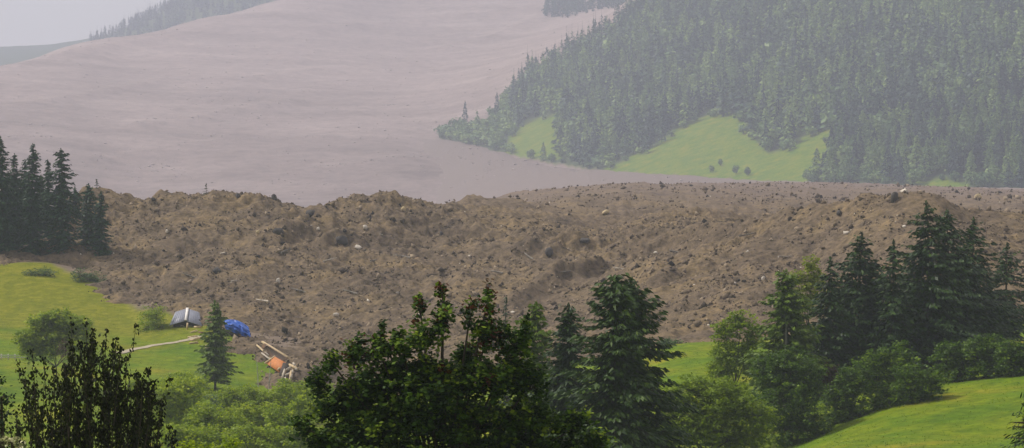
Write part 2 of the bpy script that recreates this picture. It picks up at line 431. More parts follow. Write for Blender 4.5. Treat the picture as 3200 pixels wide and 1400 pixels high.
M['logdark'] = plain_mat('dark_timber', (0.045, 0.032, 0.026), 0.9, 0.4, 3)
M['wood'] = plain_mat('fresh_split_wood', (0.50, 0.38, 0.22), 0.8, 0.25, 2)
M['woodgrey'] = plain_mat('weathered_wood', (0.38, 0.33, 0.27), 0.85, 0.35, 2)
M['brownroof'] = plain_mat('brown_roof', (0.13, 0.075, 0.045), 0.85, 0.45, 1.5)
M['orange'] = plain_mat('orange_roof', (0.46, 0.16, 0.04), 0.7, 0.25, 1.3)
M['rubbish'] = plain_mat('broken_plaster', (0.46, 0.40, 0.32), 0.9, 0.25, 2)
M['tarp'] = plain_mat('blue_sheet', (0.010, 0.085, 0.42), 0.45, 0.25, 0.8, 0, 0.4)
M['stone'] = plain_mat('grey_stone', (0.42, 0.40, 0.37), 0.9, 0.25, 2)
M['path'] = plain_mat('gravel_track', (0.36, 0.31, 0.22), 0.95, 0.2, 0.8)
M['palerock'] = plain_mat('pale_rock', (0.5, 0.45, 0.38), 0.9, 0.25, 0.9)
M['ochrerock'] = plain_mat('ochre_rock', (0.48, 0.38, 0.22), 0.9, 0.25, 0.9)
M['darkrock'] = plain_mat('dark_rock', (0.07, 0.062, 0.058), 0.9, 0.35, 0.9)

# ground: grass, bare slide surface and forest floor are told apart by where they lie (vertex attributes)
def ground_mat():
    m, nt, b, out = new_mat('ground_cover')
    tc = nt.nodes.new('ShaderNodeTexCoord')
    L = nt.links
    n1 = noise_node(nt, 0.03, 5, 0.6, tc.outputs['Object'])
    n2 = noise_node(nt, 0.35, 8, 0.75, tc.outputs['Object'])
    n3 = noise_node(nt, 0.06, 7, 0.68, tc.outputs['Object'])
    g1 = ramp(nt, [(0.25, (0.055, 0.12, 0.004)), (0.42, (0.095, 0.16, 0.005)), (0.55, (0.14, 0.185, 0.006)), (0.72, (0.23, 0.20, 0.014))])
    g2 = ramp(nt, [(0.3, (0.4, 0.48, 0.4)), (0.5, (0.95, 0.95, 0.9)), (0.7, (1.55, 1.45, 1.3))])
    mulg = nt.nodes.new('ShaderNodeMix'); mulg.data_type = 'RGBA'; mulg.blend_type = 'MULTIPLY'; mulg.inputs[0].default_value = 0.8
    L.new(n3.outputs[0], g1.inputs[0]); L.new(n2.outputs[0], g2.inputs[0])
    L.new(g1.outputs[0], mulg.inputs[6]); L.new(g2.outputs[0], mulg.inputs[7])
    # bare slide surface
    mp = nt.nodes.new('ShaderNodeMapping'); mp.inputs['Rotation'].default_value = (0, 0, 0.45); mp.inputs['Scale'].default_value = (0.0025, 0.009, 0.01)
    L.new(tc.outputs['Object'], mp.inputs['Vector'])
    s1 = noise_node(nt, 1.0, 6, 0.6, mp.outputs[0])
    sr = ramp(nt, [(0.3, (0.225, 0.17, 0.15)), (0.5, (0.28, 0.214, 0.192)), (0.7, (0.335, 0.26, 0.235))])
    s2 = noise_node(nt, 0.045, 10, 0.85, tc.outputs['Object'])
    sr2 = ramp(nt, [(0.36, (0.66, 0.66, 0.66)), (0.5, (1, 1, 1)), (0.64, (1.3, 1.3, 1.28))])
    muls = nt.nodes.new('ShaderNodeMix'); muls.data_type = 'RGBA'; muls.blend_type = 'MULTIPLY'; muls.inputs[0].default_value = 0.9
    L.new(s1.outputs[0], sr.inputs[0]); L.new(s2.outputs[0], sr2.inputs[0])
    L.new(sr.outputs[0], muls.inputs[6]); L.new(sr2.outputs[0], muls.inputs[7])
    fl = ramp(nt, [(0.3, (0.035, 0.05, 0.02)), (0.7, (0.07, 0.095, 0.03))]); L.new(n2.outputs[0], fl.inputs[0])
    def att(nm):
        a = nt.nodes.new('ShaderNodeAttribute'); a.attribute_name = nm; return a.outputs['Fac']
    def mix(f, a, c):
        x = nt.nodes.new('ShaderNodeMix'); x.data_type = 'RGBA'; L.new(f, x.inputs[0]); L.new(a, x.inputs[6]); L.new(c, x.inputs[7]); return x.outputs[2]
    hay = ramp(nt, [(0.3, (0.09, 0.11, 0.004)), (0.5, (0.155, 0.16, 0.006)), (0.7, (0.27, 0.24, 0.024))]); L.new(n2.outputs[0], hay.inputs[0])
    c = mix(att('hay'), mulg.outputs[2], hay.outputs[0])
    c = mix(att('forest'), c, fl.outputs[0])
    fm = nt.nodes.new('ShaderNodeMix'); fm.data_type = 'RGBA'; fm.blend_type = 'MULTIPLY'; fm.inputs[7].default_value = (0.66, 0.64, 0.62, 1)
    L.new(att('fresh'), fm.inputs[0]); L.new(muls.outputs[2], fm.inputs[6])  # nearer part of the slide surface multiplied darker
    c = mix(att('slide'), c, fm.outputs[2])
    br = ramp(nt, [(0.3, (0.12, 0.09, 0.07)), (0.7, (0.24, 0.185, 0.14))]); L.new(n2.outputs[0], br.inputs[0])
    c = mix(att('bare'), c, br.outputs[0])
    L.new(c, b.inputs['Base Color'])
    b.inputs['Roughness'].default_value = 0.95; b.inputs['Specular IOR Level'].default_value = 0.1
    bp = nt.nodes.new('ShaderNodeBump'); bp.inputs['Strength'].default_value = 0.6; bp.inputs['Distance'].default_value = 0.5
    L.new(n2.outputs[0], bp.inputs['Height']); L.new(bp.outputs[0], b.inputs['Normal'])
    return m
def debris_mat():
    m, nt, b, out = new_mat('landslide_debris')
    L = nt.links
    tc = nt.nodes.new('ShaderNodeTexCoord')
    n1 = noise_node(nt, 0.05, 7, 0.7, tc.outputs['Object'])
    n2 = noise_node(nt, 0.55, 7, 0.75, tc.outputs['Object'])
    r1 = ramp(nt, [(0.27, (0.06, 0.048, 0.04)), (0.38, (0.125, 0.094, 0.066)), (0.5, (0.16, 0.120, 0.080)), (0.6, (0.20, 0.146, 0.082)), (0.72, (0.165, 0.127, 0.095))])
    r2 = ramp(nt, [(0.34, (0.3, 0.29, 0.28)), (0.48, (0.9, 0.9, 0.9)), (0.66, (1.6, 1.55, 1.48))])
    L.new(n1.outputs[0], r1.inputs[0]); L.new(n2.outputs[0], r2.inputs[0])
    mu = nt.nodes.new('ShaderNodeMix'); mu.data_type = 'RGBA'; mu.blend_type = 'MULTIPLY'; mu.inputs[0].default_value = 0.85
    L.new(r1.outputs[0], mu.inputs[6]); L.new(r2.outputs[0], mu.inputs[7])
    da = nt.nodes.new('ShaderNodeAttribute'); da.attribute_name = 'far_pale'
    dm = nt.nodes.new('ShaderNodeMix'); dm.data_type = 'RGBA'; dm.inputs[7].default_value = (0.205, 0.158, 0.138, 1)  # debris blends to a paler, slide-like tone with distance
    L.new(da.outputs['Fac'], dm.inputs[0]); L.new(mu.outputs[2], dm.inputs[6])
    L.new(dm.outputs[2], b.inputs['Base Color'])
    b.inputs['Roughness'].default_value = 0.95; b.inputs['Specular IOR Level'].default_value = 0.1
    bp = nt.nodes.new('ShaderNodeBump'); bp.inputs['Strength'].default_value = 1.0; bp.inputs['Distance'].default_value = 0.8
    L.new(n2.outputs[0], bp.inputs['Height']); L.new(bp.outputs[0], b.inputs['Normal'])
    return m
M['ground'] = ground_mat()
M['debris'] = debris_mat()
M['rubble'] = leaf_mat('rubble_stones', [(0, (0.025, 0.021, 0.018)), (0.35, (0.08, 0.061, 0.045)), (0.75, (0.185, 0.14, 0.095)), (0.95, (0.30, 0.235, 0.165)), (1, (0.6, 0.54, 0.46))], 0.0, 0.95, 0.1)

# ------------------------------------------------------------------ terrain sheet
def inpoly(x, y, poly):
    x = np.asarray(x); y = np.asarray(y); r = np.zeros(x.shape, bool)
    n = len(poly)
    for i in range(n):
        x1, y1 = poly[i]; x2, y2 = poly[(i + 1) % n]
        if y1 == y2: continue
        c = ((y1 > y) != (y2 > y)) & (x < (x2 - x1) * (y - y1) / (y2 - y1) + x1)
        r ^= c
    return r
def project(x, y, z):
    f = y * cp - z * sp; up = y * sp + z * cp
    return 1288.0 + x / f * FPX, 563.5 - up / f * FPX
# plan outlines of forest and glades on the far slope, surveyed from the picture
FOREST = [(1108, 352), (1112, 335), (1200, 318), (1240, 290), (1285, 235), (1330, 195), (1400, 150), (1480, 112), (1540, 72), (1600, 20), (1660, -60), (1700, -400),
          (4200, -400), (4200, 700), (2576, 482), (2330, 474), (2100, 464), (1900, 458), (1750, 446), (1500, 430), (1280, 390)]
GLADES = [[(1270, 392), (1285, 335), (1340, 305), (1405, 285), (1405, 403), (1330, 400)],
          [(1500, 450), (1535, 418), (1640, 372), (1740, 302), (1825, 278), (1872, 300), (1885, 340), (1935, 384), (1985, 372), (2060, 318), (2095, 325), (2088, 405), (2040, 470), (1750, 455)],
          [(2300, 490), (2290, 455), (2370, 448), (2440, 462), (2440, 492)]]

th = np.concatenate([np.radians(np.linspace(-180, -30, 26))[:-1], np.radians(np.linspace(-30, -11.5, 30))[:-1], np.radians(np.linspace(-11.5, 11.5, 340)),
                     np.radians(np.linspace(11.5, 30, 30))[1:], np.radians(np.linspace(30, 180, 26))[1:-1]])
rr = np.concatenate([np.geomspace(1.2, 320, 60)[:-1], np.geomspace(320, 820, 95)[:-1], np.geomspace(820, 1400, 30)[:-1], np.geomspace(1400, 3600, 130)[:-1], np.geomspace(3600, 5200, 40)])
rr = fD(rr)
TH, RR = np.meshgrid(th, rr, indexing='ij')
X, Y = RR * np.sin(TH), RR * np.cos(TH)
Zg = gz(X, Y)
nt_, nr_ = X.shape
i, j = np.meshgrid(np.arange(nt_), np.arange(nr_ - 1), indexing='ij')
i2 = (i + 1) % nt_
q = np.stack([i * nr_ + j, i2 * nr_ + j, i2 * nr_ + j + 1, i * nr_ + j + 1], -1).reshape(-1, 4)[:, ::-1]
v = np.stack([X, Y, Zg], -1).reshape(-1, 3)
v = np.concatenate([v, [[0, 0, float(Zg[:, 0].mean())]]])
ctr = len(v) - 1
tri = np.array([[ctr, k * nr_, ((k + 1) % nt_) * nr_] for k in range(nt_)])[:, ::-1]
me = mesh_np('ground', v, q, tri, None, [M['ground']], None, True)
front = (v[:, 1] > 900)
PX = np.full(len(v), -9e9); PY = np.full(len(v), -9e9)
PX[front], PY[front] = project(v[front, 0], v[front, 1], v[front, 2])
rv = np.hypot(v[:, 0], v[:, 1])
wob = 10 * fbm(v[:, 0] / 40., v[:, 1] / 80., 3, 51)
fo = inpoly(PX + wob, PY + wob * .4, FOREST) & front
gl = np.zeros(len(v), bool)
for g in GLADES: gl |= inpoly(PX, PY, g)
slide = front & ~fo & (rv > 1600)
ridge_far = (rv > 7300)
slide_f = (slide & ~ridge_far).astype(float)
forest_f = ((fo & ~gl) | (front & ridge_far)).astype(float)
bare = np.clip((v[:, 1] - 762 - 0.2 * 0) / 12, 0, 1) * (v[:, 1] < 1300) * (PX * 0 + 1)
lx = v[:, 0] / np.maximum(v[:, 1], 1) * FPX + 1288
edge_y = np.interp(lx, [-400, 0, 120, 250, 300, 420, 560, 640, 720, 760, 1200, 1780, 2600], [795, 795, 790, 765, 740, 718, 696, 674, 644, 624, 590, 560, 552])
bare = np.clip((v[:, 1] + 3 * fbm(v[:, 0] / 9., v[:, 1] / 9., 3, 61) - edge_y + 4) / 4, 0, 1) * (v[:, 1] < 1400) * (v[:, 1] > 300)
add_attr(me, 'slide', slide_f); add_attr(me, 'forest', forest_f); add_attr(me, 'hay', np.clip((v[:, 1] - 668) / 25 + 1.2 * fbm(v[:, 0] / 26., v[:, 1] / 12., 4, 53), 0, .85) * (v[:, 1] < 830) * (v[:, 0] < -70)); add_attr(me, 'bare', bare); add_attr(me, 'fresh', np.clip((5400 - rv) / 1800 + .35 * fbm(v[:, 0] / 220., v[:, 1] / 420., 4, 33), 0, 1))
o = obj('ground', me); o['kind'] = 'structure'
o['label'] = 'green valley meadows rising to the bare slide slope and forested hillside'; o['category'] = 'ground'
Z_MIN, Z_MAX = float(v[:, 2].min()), float(v[:, 2].max())

# ------------------------------------------------------------------ debris mass
th = np.radians(np.linspace(-11.6, 11.6, 690))
rr = np.concatenate([np.geomspace(545, 640, 60)[:-1], np.geomspace(640, 905, 250)[:-1], np.geomspace(905, 1400, 100)[:-1], np.geomspace(1400, 2350, 55)])
rr = fD(rr)
TH, RR = np.meshgrid(th, rr, indexing='ij')
X, Y = RR * np.sin(TH), RR * np.cos(TH)
Zd = dz(X, Y); Zg = gz(X, Y)
keep = Zd > Zg - 3.0
nt_, nr_ = X.shape
i, j = np.meshgrid(np.arange(nt_ - 1), np.arange(nr_ - 1), indexing='ij')
kq = keep[:-1, :-1] | keep[1:, :-1] | keep[1:, 1:] | keep[:-1, 1:]
q = np.stack([i * nr_ + j, (i + 1) * nr_ + j, (i + 1) * nr_ + j + 1, i * nr_ + j + 1], -1)[kq][:, ::-1]
v = np.stack([X, Y, Zd], -1).reshape(-1, 3)
used = np.unique(q); remap = np.full(len(v), -1); remap[used] = np.arange(len(used))
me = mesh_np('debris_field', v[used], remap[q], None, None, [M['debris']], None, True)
rd = np.hypot(v[used, 0], v[used, 1]); add_attr(me, 'far_pale', np.clip((rd - 900) / 900 + .12 * fbm(v[used, 0] / 60., v[used, 1] / 60., 3, 47), 0, .9))
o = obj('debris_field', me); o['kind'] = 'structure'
o['label'] = 'brown hummocky landslide debris filling the valley'; o['category'] = 'debris'

# loose rubble on it
def rock_shape(n, r=rng):
    """n low irregular stones around the origin, (n,12,3) verts from an icosahedron"""
    t = (1 + 5 ** .5) / 2
    ico = np.array([[-1, t, 0], [1, t, 0], [-1, -t, 0], [1, -t, 0], [0, -1, t], [0, 1, t], [0, -1, -t], [0, 1, -t], [t, 0, -1], [t, 0, 1], [-t, 0, -1], [-t, 0, 1]]) / 1.9
    v = ico[None] * r.uniform(.6, 1.25, (n, 12, 1))
    v = v * r.uniform(.55, 1.3, (n, 1, 3))
    a = r.uniform(0, 2 * math.pi, n); c, s = np.cos(a), np.sin(a)
    x = v[..., 0] * c[:, None] - v[..., 1] * s[:, None]; y = v[..., 0] * s[:, None] + v[..., 1] * c[:, None]
    return np.stack([x, y, v[..., 2]], -1)
ICO_F = np.array([[0, 11, 5], [0, 5, 1], [0, 1, 7], [0, 7, 10], [0, 10, 11], [1, 5, 9], [5, 11, 4], [11, 10, 2], [10, 7, 6], [7, 1, 8], [3, 9, 4], [3, 4, 2], [3, 2, 6], [3, 6, 8], [3, 8, 9], [4, 9, 5], [2, 4, 11], [6, 2, 10], [8, 6, 7], [9, 8, 1]])
n = 62000
t_ = rng.uniform(-10.5, 10.5, n); r_ = np.where(rng.random(n) < .75, rng.uniform(600, 885, n), rng.uniform(885, 1800, n))
x, y = r_ * np.sin(np.radians(t_)), r_ * np.cos(np.radians(t_))
zd, zg = dz(x, y), gz(x, y)
clus = perlin(x / 14., y / 14., 71) + 0.7 * perlin(x / 5., y / 5., 73) + rng.normal(0, .25, n)
ok = (zd > zg - 0.5) & (clus > -0.1)
zd = np.maximum(zd, zg)
x, y, zd = x[ok], y[ok], zd[ok]; n = len(x)
size = np.minimum(0.16 * rng.pareto(2.4, n) + 0.2, 1.0) * (1 + 0.4 * (np.hypot(x, y) > 900))
octv = np.array([[1, 0, 0], [-1, 0, 0], [0, 1, 0], [0, -1, 0], [0, 0, 1], [0, 0, -1]], float)
OCT_F = np.array([[0, 2, 4], [2, 1, 4], [1, 3, 4], [3, 0, 4], [2, 0, 5], [1, 2, 5], [3, 1, 5], [0, 3, 5]])
vv = octv[None] * rng.uniform(.5, 1.3, (n, 6, 1)) + rng.normal(0, .22, (n, 6, 3))
ang = rng.uniform(0, 6.28, n); ca, sa = np.cos(ang)[:, None], np.sin(ang)[:, None]
tl = rng.normal(0, .5, n); ct, stt = np.cos(tl)[:, None], np.sin(tl)[:, None]
vx, vy, vz = vv[..., 0], vv[..., 1], vv[..., 2]
vx, vz = vx * ct - vz * stt, vx * stt + vz * ct
vv = np.stack([vx * ca - vy * sa, vx * sa + vy * ca, vz], -1) * size[:, None, None]
vv += np.stack([x, y, zd + size * .2], -1)[:, None]
tint = np.clip(rng.normal(.5, .26, n), 0, 0.94); w = rng.random(n) < 0.006; tint[w] = 1.0
me = mesh_np('rubble', vv.reshape(-1, 3), None, (OCT_F[None] + 6 * np.arange(n)[:, None, None]).reshape(-1, 3), np.repeat(tint, 6), [M['rubble']])
o = tag(obj('rubble', me), 'loose brown stones strewn over the landslide debris', 'rubble', kind='stuff')

n = 26000
s_ = rng.uniform(-20, 1560, n); py_ = rng.uniform(20, 478, n)
D_ = fD(np.interp(py_, [-100, 0, 100, 200, 300, 400, 480], [3720, 3450, 3080, 2740, 2420, 2150, 2000]) * rng.uniform(.97, 1.03, n))
k2 = rng.random(n) < .3                           # some of it on the far end of the debris plain
s_ = np.where(k2, rng.uniform(900, 2650, n), s_); D_ = np.where(k2, np.exp(rng.uniform(math.log(1900), math.log(4200), n)), D_)
x = (s_ - 1288) / FPX * D_; y = D_; zz_ = np.maximum(gz(x, y), dz(x, y)); pxx_, pyy_ = project(x, y, zz_)
cl = fbm((x + .35 * y) / 170., (y - .4 * x) / 70., 4, 43) + rng.normal(0, .25, n)
ok = ~inpoly(pxx_, pyy_, FOREST) & (cl > .1)
x, y, zz_ = x[ok], y[ok], zz_[ok]; n = len(x)
size = np.minimum(0.6 * rng.pareto(2.6, n) + 0.6, 3.0) * np.clip(y / 3800., .5, 1)
vv = octv[None] * rng.uniform(.5, 1.3, (n, 6, 1)) + rng.normal(0, .22, (n, 6, 3))
vv = vv * size[:, None, None] + np.stack([x, y, zz_ + size * .1], -1)[:, None]
vv[..., 2] = (vv[..., 2] - zz_[:, None]) * .5 + zz_[:, None]
tint = np.clip(rng.normal(.8, .2, n), 0, 1)
M['scree'] = leaf_mat('slide_stones', [(0, (0.13, 0.10, 0.09)), (0.5, (0.23, 0.182, 0.165)), (1, (0.40, 0.33, 0.30))], 0.0, 0.95, 0.1)
me = mesh_np('scree', vv.reshape(-1, 3), None, (OCT_F[None] + 6 * np.arange(n)[:, None, None]).reshape(-1, 3), np.repeat(tint, 6), [M['scree']])
tag(obj('scree', me), 'scattered blocks and scree on the pale slide slope', 'scree', kind='stuff')

# ------------------------------------------------------------------ conifers
def conifer(H, R, crown0=0.06, dens=1.0, droop=0.45, leafL=0.9, leafW=0.36, prof=0.85, sparse=0.0, seed=0, lean=0.0, tips=1, whorl=0.62, gap=None, branchy=True, wob=0.25, bark='bark', needle='spruce', trunk_r=None):
    r = np.random.default_rng(seed)
    tr, cr = MB(), MB()
    trunk_r = trunk_r or H * 0.0125
    hs = np.linspace(0, 1, 9)
    bend = np.stack([lean * H * hs ** 2 + 0.01 * H * np.sin(hs * 5 + seed) * hs, 0.008 * H * np.sin(hs * 4 + 2 * seed) * hs, H * hs - 0.4 * (hs == 0)], 1)
    tr.tube(bend, trunk_r * (1 - hs) ** 0.8 + 0.03, 7, 0.5)
    def axis(h): return np.array([np.interp(h, hs, bend[:, 0]), np.interp(h, hs, bend[:, 1]), h * H])
    h = crown0
    cen, dr, nm, LL, cc = [], [], [], [], []
    secscale = r.uniform(1 - wob, 1 + wob, 8)
    while h < 0.985:
        f = (h - crown0) / (1 - crown0)
        rad = R * ((1 - f) ** prof) * min(1.0, 0.62 + 2.6 * f)
        if f > 0.93: rad = max(rad, 0.25)
        nb = max(4, int((5.5 + 3 * (1 - f)) * dens))
        az0 = r.uniform(0, 6.28)
        for k in range(nb):
            if r.random() < sparse: continue
            az = az0 + k * 2 * math.pi / nb + r.normal(0, .18)
            L = rad * r.uniform(.72, 1.14) * secscale[int((az % 6.283) / 6.2832 * 8) % 8] * (1 + 0.22 * math.sin(h * 37 + seed * 1.7))
            if L < 0.15: L = 0.15
            out = np.array([math.cos(az), math.sin(az), 0.0])
            p0 = axis(min(.99, h + r.normal(0, .014)))
            dro = droop * r.uniform(.6, 1.3) * (0.35 + 0.65 * (1 - f)) - 0.35 * max(0, f - .7) / .3
            m = max(4, int(L / (0.2 * leafL) * dens))
            t = (np.arange(m) + r.uniform(0, 1, m)) / m
            t = 0.12 + 0.9 * t
            zz = -dro * L * (t ** 1.25) + 0.16 * L * np.clip(t - .7, 0, 1) * 2
            base = p0 + out * (L * t)[:, None] + np.stack([0 * t, 0 * t, zz], 1)
            sgn = r.choice([-1., 1.], m)
            perp = np.array([-out[1], out[0], 0.])
            wide = (0.36 * L * (1.05 - t) + 0.16)[:, None]
            c0 = base + perp * (sgn * r.uniform(0, 1, m))[:, None] * wide + r.normal(0, .05, (m, 3))
            c0[:, 2] -= r.uniform(0, .16, m)
            d0 = norm(out * 0.9 + perp * (sgn * r.uniform(.1, 1.0, m))[:, None] + np.stack([0 * t, 0 * t, -0.25 - r.uniform(0, .55, m)], 1))
            n0 = norm(np.array([0, 0, 1.]) + r.normal(0, .45, (m, 3)))
            cen.append(c0); dr.append(d0); nm.append(n0)
            LL.append(leafL * r.uniform(.6, 1.25, m) * min(1.0, 0.4 + rad / 2.2))
            cc.append(np.clip(r.normal(.42, .17, m) + 0.22 * (t - .5), 0, 1))
            if branchy and r.random() < 0.5 and L > 0.8:
                tr.tube([p0, p0 + out * L * .5 + np.array([0, 0, -dro * L * .42]), p0 + out * L * .85 + np.array([0, 0, -dro * L * .8])], [0.05 + .008 * L, .035, .012], 3, 0.5)
        h += whorl / H * r.uniform(.7, 1.3)
    # leader tuft(s)
    for kx in range(tips):
        off = np.array([0, 0, 0.]) if kx == 0 else np.array([r.uniform(.35, .6) * R * .35, 0, -0.02 * H])
        m = 14
        t = r.uniform(0, 1, m)
        c0 = axis(1.0) + off + np.stack([r.normal(0, .10, m), r.normal(0, .10, m), -t * 1.1 + .1], 1)
        cen.append(c0); dr.append(norm(np.stack([r.normal(0, .5, m), r.normal(0, .5, m), np.ones(m)], 1))); nm.append(unit(m, r)); LL.append(np.full(m, min(.6, leafL))); cc.append(r.uniform(.3, .8, m))
    cen, dr, nm, LL, cc = map(np.concatenate, (cen, dr, nm, LL, cc))
    if gap:                       # the stem shows through an opening on the near side
        kp = ~((cen[:, 2] > gap[0] * H) & (cen[:, 2] < gap[1] * H) & (np.abs(cen[:, 0]) < gap[2]) & (cen[:, 1] < .4))
        cen, dr, nm, LL, cc = cen[kp], dr[kp], nm[kp], LL[kp], cc[kp]
    cr.leaves(cen, dr, nm, LL, LL * (leafW / leafL), cc)
    return tr.mesh('trunk', [M[bark]], True), cr.mesh('crown', [M[needle]])
def place_conifer(name, label, px, D, top, half_px, seed, cat='tree', group=None, base=None, **kw):
    b = base if base is not None else on_ground(px, D)
    H = max(3.5, P(px, top, D).z - b.z)
    R = half_px * D / FPX
    tm, cm = conifer(H, R, seed=seed, **kw)
    t = thing(name, label, cat, b, group)
    t.rotation_euler.z = 0
    obj('trunk', tm, t); obj('crown', cm, t)
    return t

# spruces on the left, at the edge of the debris
G_L = 'spruces standing at the edge of the debris on the left'
LEFT = [(-28, 803, 360, 30, 'spruce cut off by the left picture edge, outermost of the stand'), (4, 800, 343, 27, 'tallest dark spruce of the left stand, at the picture edge'),
        (36, 812, 388, 22, 'slim dark spruce second from the picture edge in the left stand'), (60, 832, 402, 22, 'narrow spruce set back between two taller spruces of the left stand'),
        (80, 803, 362, 27, 'tall broad dark spruce in the middle of the left stand'), (120, 826, 402, 19, 'slender spruce just left of the lone-topped spruce of the left stand'),
        (155, 800, 373, 33, 'tall pointed spruce standing clear at the right of the left stand'), (190, 830, 470, 25, 'short spruce half hidden behind the pointed spruce on the left'),
        (222, 806, 462, 29, 'short broad spruce beside the brown debris at the stand end'), (252, 800, 482, 22, 'rightmost low spruce of the left stand, touching the debris'),
        (48, 848, 450, 30, 'dark spruce far back in the left stand behind the slim one'), (140, 846, 470, 28, 'dark spruce far back in the left stand behind the pointed one'), (175, 842, 500, 28, 'low dark spruce in the gap right of the pointed spruce'),
        (105, 840, 440, 26, 'dark spruce filling the back of the left stand'), (20, 842, 430, 26, 'dark spruce behind the two tallest of the left stand')]
for k, (px, D, top, hp, lb) in enumerate(LEFT):
    place_conifer('spruce_tree', lb, px, D, top, hp * 1.55, 100 + k, group=G_L, needle='spruce_blue', droop=.5, leafL=1.15, leafW=.46, crown0=.03 if px > 180 else .05, prof=.52, whorl=.55, dens=1.3)

# ------------------------------------------------------------------ broadleaf trees and shrubs
def broadleaf(base, lobes, D, leaf=0.3, clump=0.7, per=18, dens=1.0, seed=0, trunk_r=0.18, up=0.0, tintmu=.45, bark='bark', leafmat='midgreen', flat=0.55, twig_every=5, surf=2.0, deep=1.0, stems=1, red=None, aspect=0.62):
    """lobes in picture units (px, py, half width, half height) seen at distance D"""
    r = np.random.default_rng(seed)
    tr, cr = MB(), MB()
    s = D / FPX
    L = []
    for lb in lobes:
        c = P(lb[0], lb[1], D)
        L.append((np.array(c) - np.array(base), lb[2] * s, lb[3] * s))
    big = max(l[1] for l in L)
    top = max(l[0][2] for l in L)
    mean = np.mean([l[0] for l in L], axis=0)
    fork = np.array([mean[0] * .5, 0, max(0.3, min(l[0][2] - l[2] for l in L) * .6 + 0.1 * top)])
    starts = []
    for k in range(stems):
        off = np.array([r.normal(0, .25), r.normal(0, .25), 0]) * (stems > 1)
        tr.tube([off + [0, 0, -.4], off * .6 + fork * .5, fork + off], [trunk_r, trunk_r * .85, trunk_r * .7], 7)
    cen, dr, nm, LL, cc = [], [], [], [], []
    for li, (c, rx, rz) in enumerate(L):
        ry = min(rx, big) * 0.85 * deep + 0.15 * big * deep
        c = c + np.array([0, r.uniform(-.35, .35) * big * deep, 0])
        mid = (fork + c) / 2 + np.array([r.normal(0, .1) * rx, 0, -0.12 * rz])
        tr.tube([fork, mid, c], [trunk_r * .55, trunk_r * .38, trunk_r * .2], 5)
        clump_ = clump; clump = min(clump_, max(rx * 1.1, clump_ * .5))
        n = max(6, int(dens * (rx * rz + rx * ry) * 2.6 / (clump * clump_)))
        d = unit(n, r); rad = r.uniform(0, 1, n) ** (1 / surf)
        d[:, 2] = np.where((d[:, 2] < -0.4) & (r.random(n) < .5), -d[:, 2], d[:, 2])
        k3 = 1 + 0.28 * perlin(d[:, 0] * 2.2 + seed + li * 3.1, d[:, 2] * 2.2 + d[:, 1] * 1.3, 3)
        pts = c + d * np.array([rx, ry, rz]) * (rad * k3)[:, None]
        for k in range(0, n, twig_every):
            a = c + (pts[k] - c) * r.uniform(0, .25)
            if up: a = a - np.array([0, 0, up * rz * .6])
            tr.tube([a, (a + pts[k]) / 2 + r.normal(0, .06 * rx, 3), pts[k]], [trunk_r * .14, trunk_r * .09, trunk_r * .03], 3)
        m = per
        m = per if clump == clump_ else max(5, int(per * .7))
        ctint = np.clip(r.normal(tintmu, .23, n), 0.03, .97)
        off = r.normal(0, 1, (n, m, 3)) * clump * np.array([.5, .5, .5 * flat + .5 * abs(up)])
        cen.append((pts[:, None] + off).reshape(-1, 3))
        clump = clump_
        dd = r.normal(0, 1, (n * m, 3)); dd[:, 2] = dd[:, 2] * .4 - .12 + up * 1.3
        dr.append(norm(dd))
        nm.append(norm(r.normal(0, .7, (n * m, 3)) + np.repeat(d, m, 0) * .5 + np.array([0, 0, 1.25])))
        LL.append(leaf * r.uniform(.6, 1.3, n * m))
        tt = np.repeat(ctint, m) + r.normal(0, .12, n * m)
        if red is not None:
            pr = red(pts, base)
            sel = np.repeat(r.random(n) < pr, m) & (r.random(n * m) < .8)
            tt = np.clip(tt, .22, 1); tt[sel] = r.uniform(0, .13, sel.sum())
        cc.append(np.clip(tt, 0, 1))
    cen, dr, nm, LL, cc = map(np.concatenate, (cen, dr, nm, LL, cc))
    cr.leaves(cen, dr, nm, LL, LL * aspect, cc)
    return tr.mesh('trunk', [M[bark]], True), cr.mesh('crown', [M[leafmat]])
def place_broadleaf(name, label, px, D, lobes, seed, cat='tree', group=None, base=None, **kw):
    b = base if base is not None else on_ground(px, D)
    tm, cm = broadleaf(b, lobes, D, seed=seed, **kw)
    t = thing(name, label, cat, b, group)
    obj('trunk' if cat == 'tree' else 'stems', tm, t); obj('crown' if cat == 'tree' else 'foliage', cm, t)
    return t

# left meadow
place_broadleaf('round_tree', 'round bright green tree standing alone on the left meadow', 140, 600,
                [(75, 852, 40, 30), (105, 815, 45, 30), (150, 805, 45, 26), (195, 828, 42, 34), (130, 850, 60, 40), (100, 885, 55, 30), (200, 870, 45, 35)], 1, leaf=.55, clump=.8, per=18, leafmat='green', tintmu=.42, dens=1.7)
place_broadleaf('russet_shrub', 'russet twiggy shrub growing under the round meadow tree', 165, 592,
                [(158, 880, 20, 26), (172, 912, 24, 28)], 2, cat='shrub', leaf=.3, clump=.6, per=12, leafmat='redbrown', trunk_r=.1)
place_broadleaf('round_bush', 'rounded green bush left of the grey roofed chalet', 388, 700,
                [(370, 798, 30, 28), (396, 794, 32, 30), (385, 822, 46, 26), (420, 830, 24, 16)], 3, cat='shrub', leaf=.4, clump=.8, per=16, leafmat='green', tintmu=.3)
place_broadleaf('meadow_shrub', 'small dark shrub at the upper edge of the left meadow', 98, 768, [(78, 692, 28, 15), (114, 689, 28, 19)], 4, cat='shrub', leaf=.4, clump=.7, per=14, leafmat='greygreen')
place_broadleaf('edge_shrub', 'grey green shrub hedge where the meadow meets the debris', 235, 762, [(205, 698, 30, 22), (235, 706, 32, 26), (262, 718, 30, 24), (284, 733, 18, 15)], 5, cat='shrub', leaf=.42, clump=.75, per=14, leafmat='greygreen', tintmu=.3)
